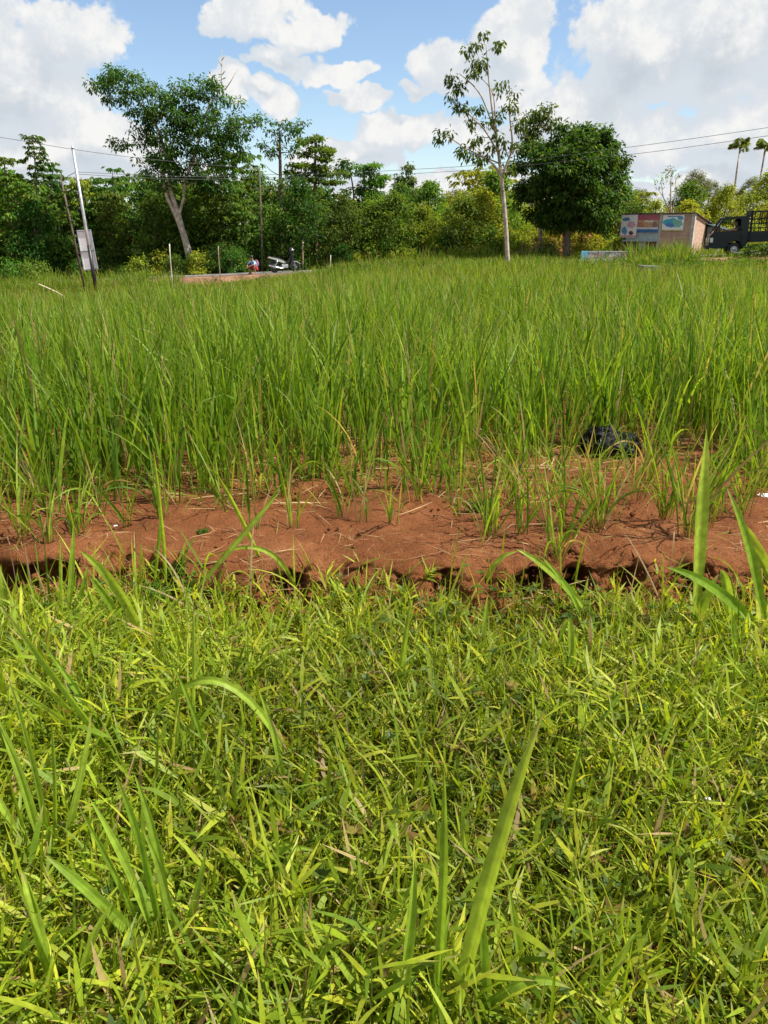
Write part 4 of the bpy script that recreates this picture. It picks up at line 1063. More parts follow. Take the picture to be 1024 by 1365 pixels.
tp3, b3, t3 = pole('utility_pole', 'thin dark utility pole standing in the wood near the motorbike', 350, 362, 346, 224, 49, .055, .045, DARKPOLE, (insulators,))
tp4, b4, t4 = pole('wooden_pole', 'short dark pole top showing above the saplings behind the sign', 153, 340, 150, 262, 57, .07, .055, DARKPOLE, ())
def wire(label, pts, rad=.011):
    w = [P(*p) for p in pts]; w, rr = smooth_path(w, [rad] * len(w), 8); base = w[0].copy()
    o = MB().tube([p - base for p in w], rr, 5).build('power_line', WIRE, None, base); tag(o, label, 'cable', 'overhead power lines')
wire('single overhead wire crossing the top of the pale utility pole', [(-160, 160, 34), (0, 183, 38), (97, 199, 40), (180, 210, 43), (270, 219, 46), (346, 225, 49)])
wire('upper overhead wire running through the trees from the pale pole', [(100, 229, 40), (180, 233, 43), (270, 235.5, 46), (346, 233, 49), (430, 232, 47.6), (510, 228, 46.3), (650, 219, 44), (848, 195, 41), (1024, 170, 38.5), (1200, 142, 36)])
wire('lower overhead wire running through the trees from the pale pole', [(104, 232, 40), (180, 236.5, 43), (270, 239, 46), (347, 237, 49), (430, 237, 47.6), (510, 233.5, 46.3), (650, 225, 44), (848, 205, 41), (1024, 181, 38.5), (1200, 155, 36)])
wire('short slack wire between the dark leaning pole and the pale pole', [(80, 235, 41), (86, 238, 40.7), (92, 234, 40.3), (100, 230, 40)], .014)

def signboard():
    Y = 40.22; c = [P(103, 307, Y), P(121, 306, Y), P(131, 359, Y), P(113, 361, Y)]
    SB = mat_plain('sign_back', (0.86, 0.89, 0.93), .5, var=.08, scale=2)
    org = (c[2] + c[3]) / 2; org.z = ground_at(org.x, org.y)
    t = thing('signboard', 'white backed leaning signboard strapped to the pale utility pole', 'sign', org)
    n = Vector((0, .025, 0))
    bm = bmesh.new(); a = [bm.verts.new(p - org - n) for p in c]; b = [bm.verts.new(p - org + n) for p in c]
    bm.faces.new(a); bm.faces.new(b[::-1])
    for i in range(4): bm.faces.new((a[i], b[i], b[(i + 1) % 4], a[(i + 1) % 4]))
    me = bpy.data.meshes.new('panel'); bmesh.ops.recalc_face_normals(bm, faces=bm.faces); bm.to_mesh(me); bm.free(); link('panel', me, SB, t)
    def q(s, f): return (c[0].lerp(c[1], s)).lerp(c[3].lerp(c[2], s), f) - org - Vector((0, .04, 0))
    FR = mat_plain('sign_frame', (0.22, 0.24, 0.27), .5, .4)
    for f in (.02, .52, .98): MB().bar(q(0, f), q(1, f), .035).build('crossbar', FR, t)
    for s in (.0, 1.0): MB().bar(q(s, 0), q(s, 1), .035).build('frame_side', mat_plain('sign_edge', (.5, .54, .6), .5, .3), t)
signboard()
def stake(u0, v0, u1, v1, Y, rad, mat, label, name='stake'):
    b, tp = P(u0, v0, Y), P(u1, v1, Y); b.z = ground_at(b.x, b.y) - .05
    d = tp - b
    o = MB().tube([Vector((0, 0, -.1)), d * .4 + Vector((.01, 0, 0)), d * .75 - Vector((.012, 0, 0)), d], [rad, rad * .95, rad * .9, rad * .8], 8).build(name, mat, None, b)
    tag(o, label, 'stake')
WHITEWOOD = mat_plain('pale_wood', (0.52, 0.48, 0.40), .85, var=.2, scale=10)
stake(229, 378, 226, 325, 38, .030, WHITEWOOD, 'pale upright wooden stake in front of the red road bank')
stake(293, 366, 291, 328, 43, .022, STICK, 'thin brown stick at the roadside below the leaning tree')
stake(403, 352, 404, 322, 48.6, .05, STICK, 'broken brown stump stick to the right of the motorbike')
stake(440, 356, 441, 340, 40, .025, WHITEWOOD, 'short pale stick in the grass right of the motorbike')
stake(363, 352, 352, 290, 51, .03, WHITEWOOD, 'slanting thin pale sapling stem by the dark utility pole')
def field_stick(pts, Y, rad, label):
    w = [P(u, v, Y) for u, v in pts]; b = w[0].copy(); w, rr = smooth_path([p - b for p in w], [rad, rad, rad * .8, rad * .4][:len(pts)], 4)
    o = MB().tube(w, rr, 6).build('dry_stalk', mat_plain('dry_stalk', (.55, .48, .30), .8), None, b); tag(o, label, 'stalk')
field_stick([(52, 379), (66, 385), (82, 393), (93, 402)], 22, .022, 'pale dry stalk bent over the grass in front of the sign')
field_stick([(120, 409), (130, 405), (143, 403)], 19, .02, 'short pale dead leaf lying across the grass tips')
field_stick([(915, 430), (911, 405), (908, 385), (903, 366)], 9, .007, 'dry buff seed head standing above the field grass')

# ------------------------------------------------------------------ people
SKIN = mat_plain('skin', (0.26, 0.14, 0.085), .55, var=.08)
HAIR = mat_plain('hair_black', (0.012, 0.011, 0.011), .5)
def person(name, label, loc, rz, J, bones, rad, region, mats, sub=2):
    """one continuous body grown over a posed skeleton; region maps a bone to a clothing slot"""
    names = list(J); idx = {k: i for i, k in enumerate(names)}
    me = bpy.data.meshes.new('body'); me.from_pydata([J[k] for k in names], [(idx[a], idx[b]) for a, b in bones], [])
    o = bpy.data.objects.new('tmp_body', me); col.objects.link(o)
    sk = o.modifiers.new('skin', 'SKIN'); sk.use_smooth_shade = True
    sd = o.modifiers.new('sub', 'SUBSURF'); sd.levels = sub; sd.render_levels = sub
    for i, k in enumerate(names):
        q = rad[k]; q = q if isinstance(q, tuple) else (q, q)
        me.skin_vertices[0].data[i].radius = q; me.skin_vertices[0].data[i].use_root = (k == 'pelvis')
    dg = bpy.context.evaluated_depsgraph_get(); dg.update()
    m2 = bpy.data.meshes.new_from_object(o.evaluated_get(dg)); bpy.data.objects.remove(o)
    m2.name = 'body'; m2.materials.clear()
    for m in mats: m2.materials.append(m)
    segs = [(Vector(J[a]), Vector(J[b]), region.get((a, b), 0)) for a, b in bones]
    for p in m2.polygons:
        c = p.center; best = None
        for a, b, rg in segs:
            d = b - a; t = max(0, min(1, (c - a).dot(d) / max(d.length_squared, 1e-9))); q = (c - (a + d * t)).length
            if best is None or q < best[0]: best = (q, rg)
        p.material_index = best[1]; p.use_smooth = True
    t = thing(name, label, 'person', loc, rz)
    link('body', m2, None, t); return t
def hand(J, bones, rad, region, wrist, tag_, fwd, out, slot=0, s=1.0):
    f, o = Vector(fwd).normalized(), Vector(out).normalized(); w = Vector(J[wrist]); dn = f.cross(o)
    k = tag_ + 'palm'; J[k] = tuple(w + f * .07 * s); bones.append((wrist, k)); rad[k] = (.034 * s, .02 * s); region[(wrist, k)] = slot
    for i, (sp, L) in enumerate([(-.03, .07), (-.01, .085), (.01, .08), (.03, .06)]):
        a, b = f'{tag_}f{i}a', f'{tag_}f{i}b'
        J[a] = tuple(w + f * (.10 + L * .35) * s + o * sp * s); J[b] = tuple(w + f * (.10 + L * .8) * s + o * sp * 1.1 * s - dn * .03 * s)
        bones += [(k, a), (a, b)]; rad[a] = .009 * s; rad[b] = .008 * s; region[(k, a)] = slot; region[(a, b)] = slot
    a, b = tag_ + 'ta', tag_ + 'tb'; J[a] = tuple(w + f * .05 * s - o * .045 * s); J[b] = tuple(w + f * .095 * s - o * .06 * s)
    bones += [(wrist, a), (a, b)]; rad[a] = .011 * s; rad[b] = .009 * s; region[(wrist, a)] = slot; region[(a, b)] = slot
def head_parts(t, hc, face, s=1.0, hairmat=HAIR):
    """hair cap, ears, nose, eyes and mouth set on the head of a figure; face is the looking direction"""
    hc = Vector(hc); f = Vector(face).normalized(); sd = f.cross(Vector((0, 0, 1))).normalized(); up = sd.cross(f)
    MB().ball(hc + up * .035 * s - f * .018 * s, .108 * s, .94, .98, .92, 2, .06, 6).build('hair', hairmat, t)
    for k in (-1, 1):
        MB().ball(hc + sd * k * .092 * s - up * .012 * s, .026 * s, .5, .8, 1.2, 1).build('ear', SKIN, t)
        MB().ball(hc + f * .096 * s + sd * k * .034 * s + up * .004 * s, .011 * s, 1, 1, .7, 1).build('eye', BLACK, t)
    MB().ball(hc + f * .112 * s - up * .022 * s, .017 * s, 1, 1, 1.3, 1).build('nose', SKIN, t)
    MB().ball(hc + f * .100 * s - up * .062 * s, .020 * s, 1.1, 1.1, .35, 1).build('mouth', mat_plain('lips', (.22, .08, .06), .5), t)

def squatting_person():
    b = P(340, 364, 45.2); b.z = float(road_z(b.x)) + .0
    J = {'pelvis': (0, .10, .24), 'belly': (0, .02, .40), 'chest': (0, -.10, .58), 'neck': (0, -.17, .73), 'head': (0, -.22, .84), 'crown': (0, -.23, .95)}
    bones = [('pelvis', 'belly'), ('belly', 'chest'), ('chest', 'neck'), ('neck', 'head'), ('head', 'crown')]
    rad = {'pelvis': (.15, .13), 'belly': (.14, .11), 'chest': (.16, .115), 'neck': .055, 'head': (.088, .10), 'crown': (.06, .065)}
    reg = {('pelvis', 'belly'): 1, ('belly', 'chest'): 1, ('chest', 'neck'): 1}
    for s, k in ((-1, 'l'), (1, 'r')):
        J[k + 'hip'] = (s * .11, .06, .24); J[k + 'knee'] = (s * .24, -.32, .50); J[k + 'ank'] = (s * .17, -.14, .09); J[k + 'toe'] = (s * .20, -.34, .035); J[k + 'heel'] = (s * .17, -.10, .04)
        J[k + 'sh'] = (s * .17, -.12, .65); J[k + 'elb'] = (s * .27, -.30, .54); J[k + 'wr'] = (s * .12, -.46, .46)
        bones += [('pelvis', k + 'hip'), (k + 'hip', k + 'knee'), (k + 'knee', k + 'ank'), (k + 'ank', k + 'toe'), (k + 'ank', k + 'heel'), ('chest', k + 'sh'), (k + 'sh', k + 'elb'), (k + 'elb', k + 'wr')]
        rad.update({k + 'hip': .10, k + 'knee': .068, k + 'ank': .04, k + 'toe': (.035, .025), k + 'heel': .03, k + 'sh': .065, k + 'elb': .045, k + 'wr': .03})
        reg.update({('pelvis', k + 'hip'): 2, (k + 'hip', k + 'knee'): 2, ('chest', k + 'sh'): 1, (k + 'sh', k + 'elb'): 1})
        hand(J, bones, rad, reg, k + 'wr', k + 'h', (-s * .5, -.6, -.3), (s * .4, -.2, .8))
    BLUE = mat_plain('blue_shirt', (0.10, 0.30, 0.62), .85, var=.2, scale=10, c2=(.45, .55, .68)); RED = mat_plain('red_shorts', (0.45, 0.02, 0.035), .85)
    t = person('person', 'person in blue top and red shorts squatting at the roadside by the motorbike', b, R(-35), J, bones, rad, reg, [SKIN, BLUE, RED])
    head_parts(t, (0, -.23, .90), (0, -1, -.15))
    pk = MB().ball((0, .12, .56), .19, 1.0, .72, 1.15, 3, .08, 4).build('backpack', mat_plain('purple_pack', (.16, .06, .16), .8, c2=(.30, .10, .14)), t)
    for s in (-1, 1): MB().tube([(s * .12, .06, .70), (s * .14, -.08, .74), (s * .13, -.22, .62), (s * .12, -.08, .42)], .022, 6).build('strap', BLACK, pk)
squatting_person()

# ------------------------------------------------------------------ motorbike
SILVER = mat_plain('silver_paint', (0.62, 0.64, 0.66), .3, .5, var=.08); CHROME = mat_plain('chrome', (0.72, 0.73, 0.75), .18, 1.0, var=.05)
RUBBER = mat_plain('tyre_rubber', (0.018, 0.018, 0.018), .85); GLASS_D = mat_plain('dark_glass', (.02, .025, .03), .08)
def tyre_prof(r, w): return [(r - w * .9, -w * .42), (r - w * .25, -w * .5), (r, -w * .22), (r, w * .22), (r - w * .25, w * .5), (r - w * .9, w * .42)]
def bike_wheel(t, x, r=.28):
    wh = MB().lathe([(r - .075, -.02), (r - .055, -.022), (r - .055, .022), (r - .075, .02), (r - .075, -.02)], (x, 0, r)).build('wheel', CHROME, t)
    MB().lathe(tyre_prof(r, .085), (x, 0, r)).build('tyre', RUBBER, wh)
    MB().lathe([(.0, -.05), (.05, -.05), (.05, .05), (.0, .05)], (x, 0, r), n=14).build('hub', GALV, wh)
    mb = MB()
    for k in range(14):
        a = k * math.pi / 7; mb.tube([(x + .04 * math.cos(a), (-1) ** k * .02, r + .04 * math.sin(a)), (x + (r - .07) * math.cos(a + .2), 0, r + (r - .07) * math.sin(a + .2))], .004, 4)
    mb.build('spokes', CHROME, wh)
def motorbike():
    b = P(380, 363, 45.6); b.z = float(road_z(b.x)) + .01
    t = thing('motorbike', 'black and silver step through motorbike parked at the roadside', 'motorbike', b, R(24))
    bike_wheel(t, -.60); bike_wheel(t, .64)
    MB().prism([(-.95, .80), (-.88, .86), (-.45, .79), (-.12, .67), (.06, .54), (-.02, .48), (-.28, .58), (-.60, .70)], -.11, .11).build('tail_panel', SILVER, t)
    MB().prism([(-.93, .74), (-.98, .80), (-.94, .83), (-.90, .78)], -.06, .06).build('tail_light', mat_plain('red_lens', (.5, .02, .02), .2), t)
    MB().prism([(-.82, .86), (-.55, .86), (-.20, .76), (-.06, .70), (-.10, .65), (-.45, .78), (-.80, .84)], -.12, .12).build('seat', BLACK, t)
    MB().prism([(-.05, .52), (.12, .46), (.32, .60), (.42, .88), (.36, .90), (.22, .66), (.08, .54), (-.05, .60)], -.09, .09).build('underbone', BLACK, t)
    MB().prism([(.20, .28), (.36, .26), (.50, .55), (.48, .86), (.42, .90), (.34, .62)], -.19, .19).build('leg_shield', BLACK, t)
    MB().box(-.20, .18, -.11, .11, .24, .44, .03).build('engine', GALV, t)
    for s in (-1, 1):
        MB().tube([(.45, s * .09, .80), (.56, s * .09, .50), (.64, s * .09, .28)], [.022, .022, .026], 8).build('fork_leg', CHROME, t)
        MB().tube([(-.15, s * .09, .34), (-.60, s * .09, .28)], .024, 6).build('swingarm', BLACK, t)
        MB().tube([(-.42, s * .11, .66), (-.60, s * .11, .30)], .032, 8).build('shock_absorber', CHROME, t)
        st = MB().tube([(.40, s * .12, 1.04), (.38, s * .20, 1.18), (.38, s * .22, 1.20)], .008, 6).build('mirror', BLACK, t)
        MB().ball((.38, s * .24, 1.24), .06, .25, 1, .7, 2).build('mirror_glass', GLASS_D, st)
    MB().prism([(.40, .86), (.52, .88), (.56, 1.0), (.48, 1.06), (.38, 1.04)], -.10, .10).build('headlight_cowl', BLACK, t)
    MB().ball((.54, 0, .95), .07, .5, 1.1, .8, 2).build('headlight', CHROME, t)
    MB().tube([(.34, -.34, 1.02), (.40, -.16, 1.03), (.43, 0, 1.0), (.40, .16, 1.03), (.34, .34, 1.02)], .014, 8).build('handlebar', BLACK, t)
    MB().prism([(.36, .54), (.50, .62), (.72, .60), (.92, .46), (.90, .44), (.70, .565), (.52, .58), (.40, .50)], -.06, .06).build('front_fender', SILVER, t)
    MB().prism([(-.92, .40), (-.94, .60), (-.70, .66), (-.40, .60), (-.42, .56), (-.70, .61), (-.88, .55)], -.06, .06).build('rear_fender', BLACK, t)
    MB().tube([(.02, -.12, .26), (-.2, -.15, .22), (-.42, -.17, .27), (-.98, -.18, .40)], [.02, .022, .05, .045], 10).build('exhaust', CHROME, t)
    MB().tube([(-.02, .10, .24), (-.10, .30, .0)], .013, 6).build('kickstand', BLACK, t)
    MB().box(-.02, .04, -.24, .24, .24, .27).build('foot_peg', RUBBER, t)
    MB().box(-1.0, -.985, -.10, .10, .58, .68).build('number_plate', mat_plain('plate_black', (.02, .02, .02), .5), t)
    hp = t.matrix_basis @ Vector((.36, -.20, 1.20))
    h = thing('helmet', 'black crash helmet hung on the motorbike handlebar', 'helmet', hp)
    MB().ball((0, 0, .02), .145, 1.05, .95, .92, 3).build('shell', mat_plain('helmet_black', (.02, .02, .022), .25, var=.1), h)
    MB().ball((.05, -.05, 0), .12, 1.0, .9, .55, 3).build('visor', mat_plain('visor', (.35, .36, .38), .15, .5), h)
motorbike()

# ------------------------------------------------------------------ pick-up truck with stake sides and its driver
def truck():
    PAINT = mat_plain('dark_blue_paint', (0.007, 0.018, 0.024), .35, var=.15, spec=.25, coat=.12); TRIM = mat_plain('dark_trim', (.012, .013, .014), .6); STEEL = mat_plain('wheel_steel', (.50, .52, .54), .4, .5)
    RAIL = mat_plain('rail_paint', (.010, .020, .024), .6, spec=.2); LAMP = mat_plain('lamp_glass', (.62, .62, .55), .15); GL = bpy.data.materials.new('window_glass'); GL.use_nodes = True
    nt, pb, o = nodes(GL); pb.inputs['Base Color'].default_value = (.02, .025, .025, 1); pb.inputs['Roughness'].default_value = .06
    tb = nt.nodes.new('ShaderNodeBsdfTransparent'); tb.inputs[0].default_value = (.80, .88, .88, 1); fz = nt.nodes.new('ShaderNodeFresnel'); fz.inputs[0].default_value = 1.35
    mxs = nt.nodes.new('ShaderNodeMixShader'); nt.links.new(fz.outputs[0], mxs.inputs[0]); nt.links.new(tb.outputs[0], mxs.inputs[1]); nt.links.new(pb.outputs[0], mxs.inputs[2]); nt.links.new(mxs.outputs[0], o.inputs[0])
    Yt = 40.6; f = P(939, 341, Yt - 0.0)
    loc = Vector((f.x, float(road_y(f.x)) - .9, 0)); loc.z = float(road_z(f.x)) + .02
    # local x runs back from the nose, y = -.75 is the side seen
    t = thing('pickup_truck', 'dark blue pick-up truck with slatted cargo sides driving past the shack', 'truck', loc, math.atan2(-.23, 1) * 1.3)
    t.rotation_euler = (0, -.045, t.rotation_euler.z)
    W = .76
    arch = [(1.18 + .39 * math.cos(a), .32 + .39 * math.sin(a)) for a in np.linspace(math.pi * 1.02, -.02 * math.pi, 13)]
    for y0, y1 in ((-W, -W + .03), (W - .03, W)):
        MB().prism([(.02, .42), (.0, .60), (.05, .98), (.14, 1.06), (.36, 1.14), (1.42, 1.14), (1.42, .34)] + [p for p in arch[::-1]] + [(.76, .34)], y0, y1).build('side_panel', PAINT, t)
        MB().prism([(.14, 1.06), (.20, 1.06), (.66, 1.68), (.66, 1.78), (.58, 1.76)], y0, y1).build('front_pillar', PAINT, t)
        MB().prism([(1.42, .34), (1.74, .34), (1.74, 1.80), (.66, 1.78), (.66, 1.69), (1.36, 1.69), (1.44, 1.14)], y0, y1).build('rear_pillar', PAINT, t)
        MB().prism([(.43, 1.14), (.47, 1.14), (.47, 1.44), (.43, 1.385)], y0 + .004, y1 - .004).build('quarter_light_bar', TRIM, t)
        s = -1 if y0 < 0 else 1
        d = MB().box(.46, 1.44, s * (W + .004) - .004, s * (W + .004) + .004, 1.06, 1.085).build('waist_moulding', TRIM, t)
        MB().box(1.24, 1.38, s * (W + .012) - .012, s * (W + .012) + .012, .98, 1.01).build('door_handle', TRIM, t)
        MB().tube([(.50, s * (W + .02), 1.20), (.44, s * (W + .16), 1.24)], .012, 6).build('mirror_arm', TRIM, t)
        MB().box(.40, .45, s * (W + .20) - .07, s * (W + .20) + .07, 1.16, 1.36, .015).build('mirror', TRIM, t)
        MB().box(-.012, .10, s * .58 - .12, s * .58 + .12, .68, .86, .02).build('headlight', LAMP, t)
        MB().box(.06, .20, s * (W - .02) - .03, s * (W - .02) + .03, .66, .88, .015).build('side_lamp', LAMP, t)
    MB().prism([(.0, .42), (.0, .60), (.05, .98), (.14, 1.06), (.20, 1.06), (.10, .96), (.05, .60), (.05, .42)], -W + .03, W - .03).build('nose_panel', PAINT, t)
    MB().prism([(.17, 1.07), (.19, 1.07), (.64, 1.72), (.62, 1.73)], -W + .04, W - .04).build('windscreen', GL, t)
    MB().prism([(.58, 1.76), (.66, 1.72), (1.74, 1.75), (1.74, 1.80), (.66, 1.79)], -W + .03, W - .03).build('roof', PAINT, t)
    bk = MB().box(1.71, 1.74, -W + .03, W - .03, .50, 1.16).build('cab_back', PAINT, t)
    MB().box(1.71, 1.74, -W + .03, W - .03, 1.60, 1.75).build('cab_back_top', PAINT, t)
    MB().box(1.72, 1.728, -W + .03, W - .03, 1.16, 1.60).build('rear_window', GL, t)
    MB().box(-.07, .06, -W - .01, W + .01, .36, .53, .03).build('bumper', TRIM, t)
    MB().box(.10, 1.70, -W + .04, W - .04, .46, .50).build('cab_floor', TRIM, t)
    MB().box(.24, .46, -W + .05, W - .05, .95, 1.14, .03).build('dashboard', TRIM, t)
    for y in (-.38, .38):
        MB().box(.98, 1.42, y - .24, y + .24, .66, .80, .03).box(1.40, 1.54, y - .23, y + .23, .78, 1.36, .03).build('seat', TRIM, t)
    MB().lathe([(.19, -.012), (.20, 0), (.19, .012), (.18, 0), (.19, -.012)], (.66, -.38, 1.08), 'x').build('steering_wheel', BLACK, t)
    def wheel(x, s):
        y = s * (W - .10)
        wh = MB().lathe([(.0, -s * -.03), (.06, s * .035), (.08, s * .02), (.15, s * .01), (.19, s * .03), (.205, s * .07), (.205, -s * .07)], (x, y, .31)).build('wheel', STEEL, t)
        MB().lathe([(a, b * 1.0) for a, b in tyre_prof(.31, .17)], (x, y, .31)).build('tyre', RUBBER, wh)
        MB().lathe([(0, s * .06), (.045, s * .055), (.055, s * .02)], (x, y, .31), n=14).build('hub_cap', CHROME, wh)
    for x in (1.18, 3.42):
        for s in (-1, 1): wheel(x, s)
    for y in (-.40, .40): MB().box(.3, 4.3, y - .04, y + .04, .36, .48).build('chassis_rail', TRIM, t)
    MB().box(1.82, 4.35, -.80, .80, .70, .76).build('bed_floor', RAIL, t)
    for s in (-1, 1):
        sp = MB().box(1.82, 4.35, s * .80 - .015, s * .80 + .015, .60, 1.08).build('bed_side', PAINT, t)
        for z in (.68, .86, 1.02): MB().box(1.84, 4.33, s * .822 - .008, s * .822 + .008, z - .012, z + .012).build('rib', PAINT, sp)
        MB().prism([(2.98 + .42 * math.cos(a) * 1.0 + .44, .33 + .42 * math.sin(a)) for a in np.linspace(math.pi, 0, 12)], s * .80 - .03, s * .80 - .02).build('mudguard', TRIM, t)
        fr = thing_part('stake_side', t)
        for z in (1.24, 1.44, 1.64, 1.98): MB().box(1.86, 4.33, s * .80 - .016, s * .80 + .016, z - .022, z + .022).build('rail', RAIL, fr)
        for x in np.linspace(1.86, 4.33, 9): MB().box(x - .018, x + .018, s * .80 - .024, s * .80 + .024, 1.08, 2.0 if abs(x - 1.86) < .01 or abs(x - 4.33) < .01 else 1.97).build('upright', RAIL, fr)
    fr = thing_part('headboard', t)
    MB().box(1.80, 1.84, -.80, .80, 1.80, 2.02).build('header_panel', RAIL, fr)
    for z in (1.24, 1.44, 1.64): MB().box(1.81, 1.835, -.78, .78, z - .022, z + .022).build('rail', RAIL, fr)
    MB().box(1.78, 1.86, -.82, -.74, .72, 2.03).box(1.78, 1.86, .74, .82, .72, 2.03).build('corner_posts', RAIL, fr)
    MB().box(4.33, 4.37, -.80, .80, .60, 1.08).build('tailgate', PAINT, t)
    MB().box(-.018, -.004, -.22, .22, .40, .50).build('number_plate', BLACK, t)
    # driver, arm on the window sill
    J = {'pelvis': (1.22, -.38, .86), 'belly': (1.26, -.38, 1.02), 'chest': (1.28, -.38, 1.22), 'neck': (1.24, -.38, 1.40), 'head': (1.20, -.38, 1.50), 'crown': (1.20, -.38, 1.61)}
    bones = [('pelvis', 'belly'), ('belly', 'chest'), ('chest', 'neck'), ('neck', 'head'), ('head', 'crown')]
    rad = {'pelvis': (.16, .14), 'belly': (.15, .12), 'chest': (.17, .12), 'neck': .055, 'head': (.09, .10), 'crown': (.06, .065)}
    reg = {('pelvis', 'belly'): 1, ('belly', 'chest'): 1, ('chest', 'neck'): 1}
    for s, k in ((-1, 'l'), (1, 'r')):
        J[k + 'hip'] = (1.18, -.38 + s * .11, .84); J[k + 'knee'] = (.76, -.38 + s * .14, .86); J[k + 'ank'] = (.58, -.38 + s * .12, .56); J[k + 'toe'] = (.44, -.38 + s * .12, .53)
        J[k + 'sh'] = (1.28, -.38 + s * .19, 1.31)
        if s < 0: J['lelb'] = (1.22, -.76, 1.19); J['lwr'] = (.96, -.72, 1.21)
        else: J['relb'] = (1.06, -.14, 1.10); J['rwr'] = (.80, -.24, 1.18)
        bones += [('pelvis', k + 'hip'), (k + 'hip', k + 'knee'), (k + 'knee', k + 'ank'), (k + 'ank', k + 'toe'), ('chest', k + 'sh'), (k + 'sh', k + 'elb'), (k + 'elb', k + 'wr')]
        rad.update({k + 'hip': .10, k + 'knee': .07, k + 'ank': .045, k + 'toe': (.035, .025), k + 'sh': .07, k + 'elb': .05, k + 'wr': .034})
        reg.update({('pelvis', k + 'hip'): 2, (k + 'hip', k + 'knee'): 2, (k + 'knee', k + 'ank'): 2, ('chest', k + 'sh'): 1, (k + 'sh', k + 'elb'): 1})
        hand(J, bones, rad, reg, k + 'wr', k + 'h', (-1, .15 * s, 0), (0, .4, .8))
    d = person('person', 'person in dark olive shirt at the truck window, forearm on the sill', loc, 0, J, bones, rad, reg, [SKIN, mat_plain('olive_shirt', (.045, .055, .03), .85), mat_plain('dark_trousers', (.02, .025, .03), .85)])
    d.rotation_euler = t.rotation_euler
    head_parts(d, (1.20, -.38, 1.55), (-1, -.25, -.05))
def thing_part(name, parent):
    o = bpy.data.objects.new(name, None); col.objects.link(o); o.parent = parent; o.empty_display_size = .1; return o
truck()

# ------------------------------------------------------------------ shack with posters
def brick_mat():
    m = bpy.data.materials.new('rough_brick'); m.use_nodes = True; nt, b, o = nodes(m)
    tc = nt.nodes.new('ShaderNodeTexCoord'); sp = nt.nodes.new('ShaderNodeSeparateXYZ'); cb = nt.nodes.new('ShaderNodeCombineXYZ'); ad = nt.nodes.new('ShaderNodeMath'); ad.operation = 'ADD'
    nt.links.new(tc.outputs['Object'], sp.inputs[0]); nt.links.new(sp.outputs[0], ad.inputs[0]); nt.links.new(sp.outputs[1], ad.inputs[1]); nt.links.new(ad.outputs[0], cb.inputs[0]); nt.links.new(sp.outputs[2], cb.inputs[1])
    br = nt.nodes.new('ShaderNodeTexBrick'); br.inputs['Scale'].default_value = 1.0; br.inputs['Brick Width'].default_value = .21; br.inputs['Row Height'].default_value = .068; br.inputs['Mortar Size'].default_value = .009
    br.inputs['Color1'].default_value = (.34, .17, .10, 1); br.inputs['Color2'].default_value = (.46, .28, .18, 1); br.inputs['Mortar'].default_value = (.40, .36, .30, 1); nt.links.new(cb.outputs[0], br.inputs['Vector'])
    nz = nt.nodes.new('ShaderNodeTexNoise'); nz.inputs['Scale'].default_value = 3.5; nz.inputs['Detail'].default_value = 8; nt.links.new(tc.outputs['Object'], nz.inputs['Vector'])
    mx = nt.nodes.new('ShaderNodeMix'); mx.data_type = 'RGBA'; mx.inputs[7].default_value = (.50, .40, .30, 1); mr = nt.nodes.new('ShaderNodeMapRange'); mr.inputs['From Min'].default_value = .45; mr.inputs['From Max'].default_value = .75; mr.inputs['To Max'].default_value = .6
    nt.links.new(nz.outputs['Fac'], mr.inputs['Value']); nt.links.new(mr.outputs[0], mx.inputs[0]); nt.links.new(br.outputs['Color'], mx.inputs[6]); nt.links.new(mx.outputs[2], b.inputs['Base Color'])
    bp = nt.nodes.new('ShaderNodeBump'); bp.inputs['Strength'].default_value = .6; bp.inputs['Distance'].default_value = .01; nt.links.new(br.outputs['Fac'], bp.inputs['Height']); bp.invert = True; nt.links.new(bp.outputs[0], b.inputs['Normal'])
    b.inputs['Roughness'].default_value = .95; return m
